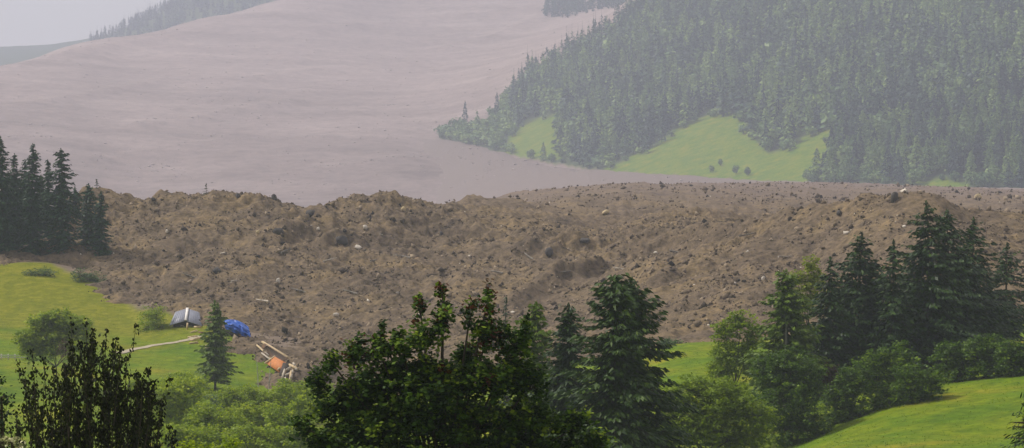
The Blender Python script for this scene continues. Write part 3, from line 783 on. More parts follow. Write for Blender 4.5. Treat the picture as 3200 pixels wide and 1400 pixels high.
# lower green valley trees
LOW = [(440, 505, [(415, 1000, 55, 40), (470, 990, 55, 45), (440, 1050, 75, 55)], 'green', .5, 'bright green rounded tree left of the lone spruce foot'),
       (540, 470, [(520, 1060, 55, 45), (575, 1075, 55, 40), (540, 1110, 80, 50)], 'green', .35, 'bright green tree at the lower edge below the lone spruce'),
       (640, 500, [(620, 1040, 45, 36), (665, 1060, 50, 45), (630, 1100, 65, 50)], 'green', .45, 'light green bushy tree under the pale saplings'),
       (735, 480, [(715, 1060, 55, 50), (770, 1040, 45, 50), (740, 1115, 70, 50)], 'green', .3, 'green bushy tree between the saplings and the big dark tree'),
       (800, 560, [(775, 985, 42, 30), (820, 1000, 45, 40), (780, 1030, 50, 40)], 'green', .28, 'green shrubby tree below the wrecked orange roof'),
       (370, 520, [(350, 1040, 45, 45), (385, 1080, 45, 45), (330, 1110, 50, 40)], 'green', .4, 'green tree behind the dark twiggy shrub'),
       (470, 585, [(450, 950, 32, 16), (495, 965, 35, 20), (430, 975, 30, 16)], 'green', .2, 'low green bush on the slope below the track'),
       (560, 560, [(545, 1010, 35, 18), (590, 1020, 40, 22)], 'greygreen', .35, 'dull green bush at the foot of the lone spruce')]
LOW += [(455, 540, [(420, 985, 48, 34), (470, 965, 44, 34), (440, 1020, 60, 40)], 'green', .4, 'vivid green bush crown above the brightest tree at lower left'),
        (600, 545, [(575, 1005, 42, 32), (625, 1000, 40, 34), (600, 1040, 60, 40)], 'green', .38, 'vivid green bush right of the lone spruce foot'),
        (690, 545, [(665, 1010, 40, 32), (712, 1000, 44, 36), (690, 1045, 62, 40)], 'green', .36, 'vivid green bush under the pale saplings'),
        (350, 560, [(335, 985, 40, 34), (370, 1000, 40, 34)], 'green', .3, 'green bush just behind the twiggy bush tips'),
        (480, 445, [(440, 1100, 55, 40), (500, 1110, 55, 40)], 'green', .3, 'deep green bush at the bottom edge left of the fresh bush'),
        (650, 450, [(610, 1105, 55, 40), (680, 1110, 60, 40)], 'green', .42, 'yellowish green bush at the bottom edge under the saplings'),
        (780, 450, [(745, 1100, 45, 40), (800, 1105, 50, 40)], 'green', .3, 'green bush at the bottom edge against the big dark tree'),
        (735, 600, [(718, 975, 30, 24), (750, 985, 34, 26)], 'green', .3, 'green bush just below the broken pale frame')]
for k, (px, D, lb, mt, tm_, label) in enumerate(LOW):
    place_broadleaf('valley_tree' if D < 570 else 'slope_bush', label, px, D, lb, 20 + k, cat='tree' if D < 570 else 'shrub', leaf=.52, clump=.75, per=16, dens=1.25, leafmat=mt, tintmu=tm_ + .15)
# lone spruce on the slope
place_conifer('lone_spruce', 'lone two-topped spruce in front of the chalet and blue sheet', 538, 615, 757, 52, 61, droop=.35, needle='larch', crown0=.12, prof=.6, sparse=.08, tips=2, leafL=.95, leafW=.42, dens=1.5)
# bare saplings
for k, (px, D, top, lean, lb) in enumerate([(648, 600, 895, -.05, 'thin bare pale sapling leaning left on the slope'), (672, 603, 905, .07, 'thin bare pale sapling leaning right on the slope')]):
    b = on_ground(px, D); H = P(px, top, D).z - b.z
    mb = MB(); mb.tube([(0, 0, -.3), (lean * H * .4, 0, H * .5), (lean * H, 0, H)], [.13, .09, .03], 5)
    br = MB(); rr_ = np.random.default_rng(k)
    for h in np.linspace(.35, .95, 9):
        a = rr_.uniform(0, 6.28); l = (1.1 - h) * 2.6
        p = np.array([lean * H * h, 0, H * h]); br.tube([p, p + np.array([math.cos(a) * l * .5, math.sin(a) * l * .5, l * .9])], [.04, .012], 3)
    t = thing('bare_sapling', lb, 'sapling', b, 'bare saplings on the slope')
    obj('trunk', mb.mesh('trunk', [M['palebark']], True), t); obj('branches', br.mesh('branches', [M['palebark']]), t)

# conifers in the middle
place_conifer('grey_spruce', 'pale greyish spruce behind the right top of the big dark tree', 1275, 455, 748, 30, 70, needle='spruce_blue', prof=.6, leafL=.8, leafW=.32)
place_conifer('young_larch', 'yellowish green larch right beside the big dark tree', 1345, 335, 762, 135, 71, needle='larch', prof=.55, leafL=.8, leafW=.34, sparse=.05, droop=.35, whorl=.42, dens=1.5)
place_conifer('slim_spruce', 'slim dark spruce between the larch and the double-topped conifer', 1425, 320, 765, 135, 72, needle='spruce', prof=.6, leafL=.8, leafW=.34, whorl=.42, sparse=.02, dens=1.5)
place_conifer('big_conifer', 'big broad conifer, left top of the double-topped pair at centre right', 1545, 290, 690, 170, 73, needle='conifer_mid', prof=.52, leafL=.8, leafW=.34, whorl=.45, droop=.4, sparse=.02, dens=1.5)
place_conifer('big_conifer', 'dark conifer, right top of the double-topped pair at centre right', 1590, 294, 703, 160, 74, needle='conifer_mid', prof=.5, leafL=.8, leafW=.34, whorl=.45, droop=.35, sparse=.02, dens=1.5)

# right group
place_conifer('white_stem_larch', 'larch with a bare white lower stem at the left of the right grove', 1978, 425, 678, 100, 80, needle='larch', bark='palebark', gap=(.2, .66, .75), crown0=.25, prof=.6, leafL=.9, leafW=.4, droop=.3, sparse=.03, trunk_r=.3, branchy=False, dens=1.7, whorl=.45)
RIGHT = [(2090, 445, 648, 50, 'narrow dark spruce at the left end of the right spruces', .12, .03), (2165, 452, 583, 74, 'broad dark spruce second from left in the right grove', .14, .06), (2248, 446, 604, 56, 'mid-height spruce in the dip of the right grove skyline', .2, .10),
         (2335, 456, 508, 80, 'tallest spruce of the right grove with a ragged top', .16, .10), (2388, 462, 528, 88, 'stout dark spruce right beside the tallest one', .12, .04), (2452, 470, 548, 66, 'open-branched spruce at the right of the tall pair', .24, .16), (2536, 486, 613, 56, 'sparse spruce with bare lower trunk at the right picture edge', .3, .22),
         (2130, 470, 690, 62, 'low dark spruce behind the narrow spruce at the grove left end', .05, .0), (2425, 485, 620, 66, 'dark spruce behind the stout one in the right grove', .06, .0),
         (2205, 472, 660, 60, 'dark spruce filling the back of the right grove', .1, .02), (2300, 478, 640, 60, 'dark spruce behind the tallest spruce of the right grove', .1, .02)]
for k, (px, D, top, hp, lb, c0, spz) in enumerate(RIGHT):
    place_conifer('grove_spruce', lb, px, D, top, hp * 2.15, 90 + k, group='spruces of the right grove', needle='spruce', crown0=c0 * .5, prof=.78, leafL=.95, leafW=.44, droop=.4, sparse=spz * .6, wob=.4, whorl=.55, dens=1.15 if spz < .15 else .95)
RB = [('yellow_tree', 'tree', 'yellow green tree showing behind the right grove', 2040, 492, [(2040, 672, 24, 30), (2050, 720, 34, 40), (2005, 705, 24, 28), (2020, 770, 45, 50)], 'yellowgreen', .5),
      ('light_tree', 'tree', 'light green leafy tree left of the white-stemmed larch', 1850, 440, [(1825, 840, 36, 42), (1862, 815, 40, 36), (1890, 860, 30, 50), (1835, 900, 52, 52), (1890, 930, 42, 45), (1815, 940, 40, 35)], 'green', .25),
      ('low_shrub', 'shrub', 'grey green shrub at the debris edge beside the meadow gap', 1690, 545, [(1672, 868, 22, 16), (1700, 872, 30, 18)], 'greygreen', .3),
      ('wide_bush', 'shrub', 'wide mid green bush in front of the meadow gap', 1780, 375, [(1690, 1015, 55, 52), (1750, 990, 58, 48), (1825, 1000, 64, 55), (1895, 1050, 60, 55), (1770, 1070, 110, 60), (1690, 1095, 70, 55), (1850, 1110, 90, 45)], 'green', .12),
      ('dark_round_tree', 'tree', 'dark round-crowned tree in front of the white-stemmed larch', 1985, 405, [(1935, 935, 48, 48), (1985, 915, 52, 44), (2035, 960, 48, 60), (1975, 1000, 88, 72), (1985, 1075, 92, 66), (2040, 1090, 50, 45)], 'midgreen', .25),
      ('grove_bush', 'shrub', 'leafy bush at the foot of the right grove, nearest the dark round tree', 2140, 410, [(2105, 1005, 46, 50), (2155, 965, 50, 60), (2130, 1050, 65, 50)], 'midgreen', .3),
      ('grove_bush', 'shrub', 'tall leafy bush in the middle foot of the right grove', 2240, 412, [(2210, 930, 46, 58), (2262, 915, 44, 60), (2240, 1005, 80, 55)], 'midgreen', .45),
      ('grove_bush', 'shrub', 'leafy bush at the top corner of the lower right meadow', 2320, 406, [(2295, 965, 54, 58), (2345, 975, 44, 50), (2300, 1015, 60, 40)], 'midgreen', .4),
      ('hedge_bush', 'shrub', 'low hedge bush right of the grove above the meadow', 2410, 430, [(2385, 905, 46, 46), (2430, 900, 46, 44), (2405, 945, 60, 30)], 'midgreen', .28),
      ('hedge_bush', 'shrub', 'low hedge bush under the open-branched spruce', 2480, 428, [(2460, 885, 42, 42), (2500, 885, 44, 44), (2480, 930, 56, 32)], 'midgreen', .32),
      ('hedge_bush', 'shrub', 'low hedge bush at the right picture edge above the meadow', 2555, 424, [(2545, 895, 42, 40), (2590, 895, 40, 40), (2560, 925, 60, 30)], 'midgreen', .25),
      ('russet_bush', 'shrub', 'dark russet bush wedged between two grove bushes', 2110, 425, [(2085, 950, 28, 40), (2100, 965, 24, 30)], 'redbrown', .2)]
for k, (nm_, cat, lb, px, D, lobes, mt, tm_) in enumerate(RB):
    place_broadleaf(nm_, lb, px, D, lobes, 200 + k, cat=cat, leaf=.46, clump=.62, per=15, dens=1.3, leafmat=mt, tintmu=tm_, group='bushes at the foot of the right grove' if nm_ == 'grove_bush' else ('hedge bushes' if nm_ == 'hedge_bush' else None), stems=1 if cat == 'tree' else 3)
place_conifer('corner_spruce', 'dark spruce tip in the lower right corner', 2588, 130, 1000, 190, 300, needle='spruce', leafL=.36, leafW=.1, whorl=.28, prof=.8, droop=.1)

# ------------------------------------------------------------------ foreground trees
def redness(pts, base):
    z = pts[:, 2] + base.z
    return np.clip((z + 12.2) / 3.4, 0, 1) * .2
place_broadleaf('dark_maple', 'big dark foreground tree with reddish young leaves at its tips', 1130, 110, [
    (800, 968, 28, 34), (836, 914, 20, 40), (885, 900, 26, 46), (960, 836, 7, 42), (905, 866, 10, 28), (955, 888, 36, 42), (1014, 872, 32, 50), (1058, 788, 14, 56), (1068, 850, 32, 50),
    (1113, 748, 14, 50), (1116, 812, 25, 50), (1075, 920, 40, 30), (1170, 905, 40, 36), (1130, 945, 60, 34), (1040, 940, 60, 34), (1182, 797, 17, 56), (1225, 762, 15, 52), (1228, 838, 40, 54), (1288, 875, 42, 54), (1322, 840, 12, 52),
    (960, 980, 95, 60), (1090, 985, 110, 62), (1230, 960, 95, 70), (1330, 970, 42, 60), (880, 1020, 75, 55), (1000, 1070, 130, 62), (1180, 1075, 140, 65), (1330, 1070, 90, 60),
    (1440, 1075, 45, 42), (1490, 1115, 45, 28), (980, 1150, 170, 45), (1260, 1150, 170, 45), (1420, 1140, 80, 35), (815, 1045, 26, 26), (765, 1075, 24, 26), (745, 1058, 12, 16), (860, 1105, 80, 40)], 400,
    leaf=.19, clump=.30, per=24, dens=1.5, leafmat='maple', tintmu=.5, trunk_r=.15, up=.25, twig_every=4, red=redness, deep=.8, aspect=.75, surf=2.2)

def twiggy(name, label, D, tips, base_px, seed, leaf=.11, mat='budleaf', every=.13, rad=.035, side=True, tintmu=.4, cat='shrub'):
    r = np.random.default_rng(seed)
    b = on_ground(base_px, D)
    st, lf = MB(), MB()
    cen, dr, nm, LL, cc = [], [], [], [], []
    s = D / FPX
    for (px, py) in tips:
        tip = np.array(P(px, py, D + r.uniform(-1.6, 1.6))) - np.array(b)
        h = tip[2]
        root = np.array([tip[0] * .35 + r.normal(0, .2), tip[1] * .3, -.3])
        mid = root * .45 + tip * .55 + np.array([(tip[0] - root[0]) * .12 + r.normal(0, .1), r.normal(0, .1), 0])
        t = np.linspace(0, 1, 8)[:, None]
        pts = (1 - t) ** 2 * root + 2 * t * (1 - t) * (2 * mid - .5 * (root + tip)) + t * t * tip
        st.tube(pts, np.linspace(rad, .012, 8), 5)
        nodes = [(pts, 1.0)]
        if side:
            for q in range(r.integers(5, 9)):
                k = r.uniform(.35, .95); p0 = np.array([np.interp(k, t[:, 0], pts[:, a]) for a in range(3)])
                l = h * r.uniform(.05, .16)
                d = np.array([r.normal(0, .32), r.normal(0, .32), 1.0]); d /= np.linalg.norm(d)
                p1 = p0 + d * l * .5 + np.array([d[0], d[1], 0]) * l * .3; p2 = p1 + np.array([d[0] * .3, d[1] * .3, 1]) * l * .5
                sp_ = np.array([p0, p1, p2]); st.tube(sp_, [.014, .010, .006], 3); nodes.append((sp_, .8))
        for pp, w in nodes:
            ln = np.linalg.norm(np.diff(pp, axis=0), axis=1).sum()
            m = max(5, int(ln / every * 3.2)); k = r.uniform(.25 if w == 1.0 else .1, 1, m)
            tt = np.linspace(0, 1, len(pp))
            c0 = np.stack([np.interp(k, tt, pp[:, a]) for a in range(3)], 1) + r.normal(0, .06, (m, 3))
            cen.append(c0); dr.append(norm(np.stack([r.normal(0, .55, m), r.normal(0, .55, m), np.ones(m)], 1))); nm.append(norm(np.stack([r.normal(0, 1, m), r.normal(-.4, 1, m), r.normal(.3, .4, m)], 1)))
            LL.append(leaf * r.uniform(.7, 1.7, m)); cc.append(np.clip(r.normal(tintmu, .25, m), 0, 1))
            m = 9    # bud tuft at the tip
            cen.append(pp[-1] + r.normal(0, .05, (m, 3))); dr.append(norm(np.stack([r.normal(0, .6, m), r.normal(0, .6, m), np.ones(m)], 1))); nm.append(unit(m, r)); LL.append(np.full(m, leaf * 1.2)); cc.append(r.uniform(0, .35, m))
    cen, dr, nm, LL, cc = map(np.concatenate, (cen, dr, nm, LL, cc))
    lf.leaves(cen, dr, nm, LL, LL * .62, cc)
    t = thing(name, label, cat, b)
    obj('stems', st.mesh('stems', [M['bark']], True), t); obj('foliage', lf.mesh('foliage', [M[mat]]), t)
    return t
r_ = np.random.default_rng(5)
def topline(x): return np.interp(x, [-30, 40, 80, 110, 150, 170, 190, 235, 262, 292, 318, 345, 380, 420, 450], [1000, 960, 925, 905, 915, 900, 880, 832, 862, 850, 880, 930, 985, 1030, 1090])
tips = [(235, 830), (258, 862), (292, 852), (182, 880), (205, 900), (318, 905), (345, 940), (110, 905), (85, 935), (135, 930), (60, 955), (380, 985), (408, 1015), (270, 905), (160, 925), (225, 880), (300, 900)]
for k in range(62):
    x = r_.uniform(-25, 440); tips.append((x, topline(x) + 12 + 150 * r_.random() ** 1.3))
twiggy('twiggy_bush', 'dark upright twiggy bush with budding shoots in the lower left foreground', 90, tips, 200, 6, every=.17, leaf=.10, rad=.028)
place_broadleaf('dark_bush', 'near black leafy bush cut off by the left picture edge', -12, 82, [(-8, 955, 26, 24), (2, 1000, 24, 40), (-10, 1070, 40, 55)], 7, cat='shrub', leaf=.12, clump=.24, per=16, leafmat='darkgreen', tintmu=.15, deep=.8)
place_broadleaf('cream_bush', 'small cream-leaved bush in the lower left corner', 35, 70, [(30, 1112, 22, 18), (52, 1122, 16, 22)], 8, cat='shrub', leaf=.10, clump=.16, per=10, leafmat='creamleaf', tintmu=.55)
place_broadleaf('fresh_bush', 'fresh light green bush at the bottom edge beside the twiggy bush', 520, 120, [(470, 1122, 32, 20), (520, 1130, 40, 16), (585, 1118, 34, 20)], 9, cat='shrub', leaf=.16, clump=.3, per=14, leafmat='green', tintmu=.5)

# ------------------------------------------------------------------ far forest
def far_tree(seed, H, R, dec=False, nq=330):
    r = np.random.default_rng(seed); mb = MB()
    if not dec:
        z = r.uniform(0.06, 1, nq) ** 0.9
        rad = R * (1 - z) ** .72 * (0.5 + .5 * r.random(nq) ** .5) * np.minimum(1, .45 + 2.2 * z) * (1 + .28 * np.sin(z * 26 + seed))
        a = r.uniform(0, 6.283, nq)
        c = np.stack([rad * np.cos(a), rad * np.sin(a), z * H], 1)
        out = np.stack([np.cos(a), np.sin(a), -0.55 - .3 * r.random(nq)], 1)
        L = (1.5 + 1.9 * (1 - z)) * r.uniform(.7, 1.2, nq)
        mb.leaves(c, norm(out + r.normal(0, .25, (nq, 3))), norm(np.array([0, 0, 1.]) + r.normal(0, .5, (nq, 3))), L, L * .5, np.clip(r.normal(.45, .2, nq), 0, 1))
        mb.tube([(0, 0, -1), (0, 0, H * .97)], [H * .012, .05], 4, 0.0)
    else:
        d = unit(nq, r); rad = r.random(nq) ** .4 * (1 + .3 * perlin(d[:, 0] * 2 + seed, d[:, 2] * 2 + d[:, 1], 4))
        c = d * np.array([R, R, H * .42]) * rad[:, None] + np.array([0, 0, H * .56])
        mb.leaves(c, unit(nq, r), norm(d + r.normal(0, .5, (nq, 3)) + np.array([0, 0, .4])), r.uniform(1.7, 3.0, nq), r.uniform(1.3, 2.1, nq), np.clip(r.normal(.45, .2, nq), 0, 1))
        mb.tube([(0, 0, -1), (0, 0, H * .5)], [.3, .15], 4, 0.0)
    return mb
FARV = []
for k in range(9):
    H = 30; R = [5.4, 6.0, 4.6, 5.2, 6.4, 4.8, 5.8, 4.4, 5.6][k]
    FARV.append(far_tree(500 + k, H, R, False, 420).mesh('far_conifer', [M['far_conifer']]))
LARV = [far_tree(530 + k, 26, 5.2).mesh('far_larch', [M['far_green']]) for k in range(4)]
DECV = [far_tree(540 + k, 14, 6.0, True).mesh('far_broadleaf', [M['far_green']]) for k in range(4)]

cand = []
r_ = np.random.default_rng(77)
cells = {}
def try_add(x, y, z, md):
    key = (int(x // 10), int(y // 10))
    for a in (-1, 0, 1):
        for b in (-1, 0, 1):
            for (u, w) in cells.get((key[0] + a, key[1] + b), ()):
                if (u - x) ** 2 + (w - y) ** 2 < md * md: return False
    cells.setdefault(key, []).append((x, y)); return True
N = 26000
s_ = r_.uniform(1095, 2720, N); D_ = fD(r_.uniform(1450, 2850, N))
xs = (s_ - 1288) / FPX * D_; zs = gz(xs, D_); dd_ = dz(xs, D_)
pxs, pys = project(xs, D_, zs)
wb_ = 26 * fbm(xs / 45., D_ / 90., 3, 57)
okm = inpoly(pxs, pys, FOREST) & (zs > dd_ - .5) & (pys > -130)
for g in GLADES: okm &= ~inpoly(pxs + wb_, pys + wb_ * .45, g)
rim_ = np.zeros(N, bool)
for g in GLADES:
    ins_ = inpoly(pxs, pys, g)
    rim_ |= ins_ & ~(inpoly(pxs - 16, pys, g) & inpoly(pxs + 16, pys, g) & inpoly(pxs, pys - 10, g))
rim_ &= (r_.random(N) < .16) & ~okm
okm &= (fbm(xs / 110., D_ / 160., 3, 63) > -.62)
okm |= rim_ & (zs > dd_ - .5)
trees, rims = [], []
for k in np.nonzero(okm)[0]:
    md = 11.6 + 2.4 * (D_[k] > 4300)
    if try_add(xs[k], D_[k], zs[k], md):
        trees.append((pxs[k], pys[k], xs[k], D_[k], zs[k])); rims.append(bool(rim_[k]))
# how each one looks
spec = []
for (px, py, x, y, z), rm_ in zip(trees, rims):
    lar = float(perlin(x / 80., y / 80., 81))
    low = (py > np.interp(px, [1110, 1280, 1500, 1750, 1900, 2100, 2330, 2576], [330, 372, 405, 428, 436, 440, 448, 452]))
    rv_ = r_.random()
    if rm_:
        kind, sc = ('dec', r_.uniform(.3, .7))
    elif px < 1290 and not (rv_ < .12):
        kind, sc = ('dec', r_.uniform(.55, .95))
    elif low and rv_ < .55: kind, sc = 'dec', r_.uniform(.45, .9)
    elif (lar > -.05 and rv_ < .7) or rv_ > .93: kind, sc = 'lar', r_.uniform(.7, 1.1)
    elif rv_ < .2: kind, sc = 'dec', r_.uniform(.7, 1.5)
    else: kind, sc = 'con', r_.uniform(.55, 1.0) + .3 * r_.random() ** 2 + .18 * float(perlin(x / 150., y / 200., 88))
    spec.append((kind, sc * 1.48, r_.integers(0, 9), r_.uniform(0, 6.28), r_.uniform(.85, 1.55)))
# extra trees placed singly: the spit's spruces and the glade bushes
EXTRA = [(1170, 318, 'con', .95, 'lone pointed spruce near the tip of the wooded spit'), (1250, 300, 'con', 1.0, 'spruce standing free right of the lone spit spruce'), (1120, 338, 'dec', .8, 'rounded bush at the very tip of the wooded spit'),
         (1335, 185, 'dec', 1.05, 'rounded tree standing out on the forest edge beside the slide'), (1790, 436, 'dec', .5, 'small bush at the lower edge of the far glade, leftmost'), (1812, 418, 'dec', .45, 'small bush inside the far glade'), (1850, 440, 'dec', .6, 'bush at the lower edge of the far glade'), (1880, 444, 'dec', .55, 'rightmost bush at the lower edge of the far glade'),
         (1795, 298, 'dec', .5, 'pale bush at the top of the far glade')]
for px, py, kind, sc, lb in EXTRA:
    p = hit(px, py, 2400, 5600, 'ground')
    vset = {'con': FARV, 'dec': DECV, 'lar': LARV}[kind]
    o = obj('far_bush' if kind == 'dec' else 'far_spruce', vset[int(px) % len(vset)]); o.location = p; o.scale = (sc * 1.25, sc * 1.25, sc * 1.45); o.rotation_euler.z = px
    tag(o, lb, 'bush' if kind == 'dec' else 'tree')
order = sorted(range(len(trees)), key=lambda k: trees[k][3] - 800 * (trees[k][0] < 1420))
single = [k for k in order if -20 < trees[k][0] < 2600 and trees[k][1] > 20][:290]
sset = set(single)
GRP = {'con': ('far_spruce', 'hazy dark conifer among many in the forest across the valley', 'tree', 'dark conifers of the far forest'),
       'lar': ('far_larch', 'hazy light green larch among the dark far conifers', 'tree', 'light larches of the far forest'),
       'dec': ('far_broadleaf', 'hazy rounded leafy tree along the far forest', 'tree', 'leafy trees of the far forest')}
sv, sq, sc_, smi, nb = [], [], [], [], 0
cache = {}
def arr(me):
    if me.name not in cache:
        v = np.empty(len(me.vertices) * 3, np.float32); me.vertices.foreach_get('co', v)
        l = np.empty(len(me.loops), np.int32); me.loops.foreach_get('vertex_index', l)
        t = np.empty(len(me.vertices), np.float32); me.attributes['tint'].data.foreach_get('value', t)
        cache[me.name] = (v.reshape(-1, 3), l.reshape(-1, 4), t)
    return cache[me.name]
def bake(me, x, y, z, sc, rot, wid, mi, thin=1):
    global nb
    v, q, t = arr(me)
    if thin > 1:
        q = q[::thin]
        ids = q.ravel(); v = v[ids].copy(); t = t[ids]; q = np.arange(len(ids)).reshape(-1, 4)
        c = v.reshape(-1, 4, 3).mean(1, keepdims=True); v = ((v.reshape(-1, 4, 3) - c) * (1.0 + .17 * thin) + c).reshape(-1, 3)
    c, s = math.cos(rot), math.sin(rot)
    w = np.stack([(v[:, 0] * c - v[:, 1] * s) * sc * wid + x, (v[:, 0] * s + v[:, 1] * c) * sc * wid + y, v[:, 2] * sc + z], 1)
    sv.append(w); sq.append(q + nb); sc_.append(np.clip(t + (math.sin(x * 12.9 + y * 7.3) * .3), 0, 1)); smi.append(np.full(len(q), mi)); nb += len(w)
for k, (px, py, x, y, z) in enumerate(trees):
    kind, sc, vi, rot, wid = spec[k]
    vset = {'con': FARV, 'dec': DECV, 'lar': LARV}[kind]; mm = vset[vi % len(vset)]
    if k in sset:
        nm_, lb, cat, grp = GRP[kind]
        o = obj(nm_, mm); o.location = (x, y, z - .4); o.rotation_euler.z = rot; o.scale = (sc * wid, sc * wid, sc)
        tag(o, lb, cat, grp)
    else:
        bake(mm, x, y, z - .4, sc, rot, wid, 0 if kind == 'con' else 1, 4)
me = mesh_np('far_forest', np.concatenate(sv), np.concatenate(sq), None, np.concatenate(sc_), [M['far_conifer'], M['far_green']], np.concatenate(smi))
tag(obj('far_forest', me), 'hazy mixed forest covering the hillside on the far right', 'forest', kind='stuff')
# woods on the skyline ridge and high on the slide's right side
sv, sq, sc_, smi, nb = [], [], [], [], 0
N = 800
D_ = fD(r_.uniform(3900, 4700, N)); s_ = r_.uniform(225, 760, N)
xs = (s_ - 1288) / FPX * D_; zs = gz(xs, D_)
for k in range(N):
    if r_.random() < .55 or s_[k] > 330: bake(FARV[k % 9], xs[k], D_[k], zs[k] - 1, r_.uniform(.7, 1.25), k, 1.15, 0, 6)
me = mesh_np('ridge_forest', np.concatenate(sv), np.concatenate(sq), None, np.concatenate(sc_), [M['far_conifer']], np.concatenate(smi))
tag(obj('ridge_forest', me), 'pale blue wooded ridge on the skyline at upper left', 'forest', kind='stuff')
sv, sq, sc_, smi, nb = [], [], [], [], 0
N = 480
D_ = fD(r_.uniform(3000, 3500, N)); s_ = r_.uniform(1365, 1620, N)
xs = (s_ - 1288) / FPX * D_; zs = gz(xs, D_)
pxs, pys = project(xs, D_, zs)
for k in range(N):
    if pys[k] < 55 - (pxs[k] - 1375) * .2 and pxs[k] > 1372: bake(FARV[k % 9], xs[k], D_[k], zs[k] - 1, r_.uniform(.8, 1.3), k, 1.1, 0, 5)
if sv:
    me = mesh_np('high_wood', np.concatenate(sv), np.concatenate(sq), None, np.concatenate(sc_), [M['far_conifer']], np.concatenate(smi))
    tag(obj('high_wood', me), 'bluish patch of wood above the slide at the top edge', 'forest', kind='stuff')

# ------------------------------------------------------------------ chalet, tarpaulin shed, wreck, track
hb = hit(467, 822, 500, 900, 'ground') + Vector((0, 0, -1.8))
ch = thing('chalet', 'tilted chalet with grey sheet roof and pale ridge strip at the debris edge', 'house', hb)
ch.rotation_euler = (math.radians(14), math.radians(1.5), math.radians(4))
def solid_quad(mb, a, b, c, d, t, cc=.5):
    """slab between four corners (ccw from above), thickness t downwards along its normal"""
    a, b, c, d = map(Vector, (a, b, c, d)); n = (b - a).cross(d - a).normalized() * t
    v = [a, b, c, d, a - n, b - n, c - n, d - n]
    mb.add([tuple(x) for x in v], [[0, 1, 2, 3], [7, 6, 5, 4], [0, 4, 5, 1], [1, 5, 6, 2], [2, 6, 7, 3], [3, 7, 4, 0]], None, cc)
RZ, EZ = 3.55, 2.25
for sgn, nm_ in ((-1, 'roof_slope'), (1, 'roof_slope')):
    mb = MB(); w0, w1 = 3.9, 2.9
    a, b, c, d = (0, -.2, RZ), (0, 8.6, RZ), (sgn * w1, 8.6, EZ + .35), (sgn * w0, -.2, EZ)
    solid_quad(mb, *( (a, d, c, b) if sgn > 0 else (a, b, c, d)), .16)
    for k in range(1, 7):      # standing seams
        f = k / 7
        p0 = Vector(a).lerp(Vector(d), f) + Vector((0, 0, .04)); p1 = Vector(b).lerp(Vector(c), f) + Vector((0, 0, .04))
        mb.beam(p0, p1, .07, .09)
    obj(nm_, mb.mesh('roof_slope', [M['roofgrey']]), ch)
mb = MB(); mb.beam((0, -.3, RZ + .1), (0, 8.7, RZ + .1), .62, .14); obj('ridge_strip', mb.mesh('ridge_strip', [M['capwhite']]), ch)
mb = MB(); mb.add([(-3.1, .8, -.6), (3.1, .8, -.6), (3.1, .8, EZ - .05), (0, .8, RZ - .25), (-3.1, .8, EZ - .05), (-3.1, 1.0, -.6), (3.1, 1.0, -.6), (3.1, 1.0, EZ - .05), (0, 1.0, RZ - .25), (-3.1, 1.0, EZ - .05)],
                  [[5, 9, 7, 6], [0, 1, 6, 5], [1, 2, 7, 6], [0, 5, 9, 4], [0, 1, 2, 4]], [[2, 3, 4], [7, 9, 8]])
obj('gable_wall', mb.mesh('gable_wall', [M['logdark']]), ch)
for sgn in (-1, 1):
    mb = MB(); mb.box((sgn * 3.0, 4.6, .8), (.12, 3.6, 1.4)); obj('side_wall', mb.mesh('side_wall', [M['logdark']]), ch)
mb = MB(); mb.box((0, 8.1, .9), (2.6, .12, 1.5)); obj('back_wall', mb.mesh('back_wall', [M['logdark']]), ch)
for x in (-.9, 1.0):
    mb = MB(); mb.box((x, .77, 1.5), (.35, .05, .4)); wd = obj('window', mb.mesh('window', [M['woodgrey']]), ch)
    mb = MB(); mb.box((x, .73, 1.5), (.26, .03, .31)); obj('pane', mb.mesh('pane', [M['darkrock']]), wd)
# broken timber in front of it
TW = [((478, 838), (500, 832), 'pale plank lying flat below the chalet eaves'), ((472, 850), (498, 846), 'pale plank on the grass above the track end'), ((480, 858), (506, 850), 'splintered pale beam beside the lone spruce'), ((470, 829), (474, 845), 'short upright pale post below the chalet'),
      ((488, 824), (505, 829), 'broken pale board under the right eaves of the chalet'), ((500, 838), (512, 850), 'brown splintered beam half behind the lone spruce'), ((476, 866), (500, 862), 'lowest pale board of the broken timber')]
for k, (a, b, lb) in enumerate(TW):
    pa = hit(*a, 500, 900, 'ground'); pb = hit(*b, 500, 900, 'ground')
    if k == 3: pb = pa + Vector((.2, 0, 1.6)); pa = pa - Vector((0, 0, .3))
    else:
        pb.y = pa.y + (pb.y - pa.y) * .3; pb.z = P(*b, pb.y).z; pa.z += .15; pb.z = max(pb.z, float(gz(pb.x, pb.y)[0]) + .2)
    mb = MB(); L = (pb - pa).length; mb.beam((0, 0, 0), pb - pa, .42, .16, .3 * k, .5); d = pb - pa
    mb.beam(d * .3 + Vector((0, -.1, .12)), d * .85 + Vector((.1, -.15, .3)), .16, .1, .2)
    o = obj('broken_plank', mb.mesh('broken_plank', [M['wood'] if k != 5 else M['brownroof']])); o.location = pa
    tag(o, lb, 'plank', 'broken timber by the chalet')

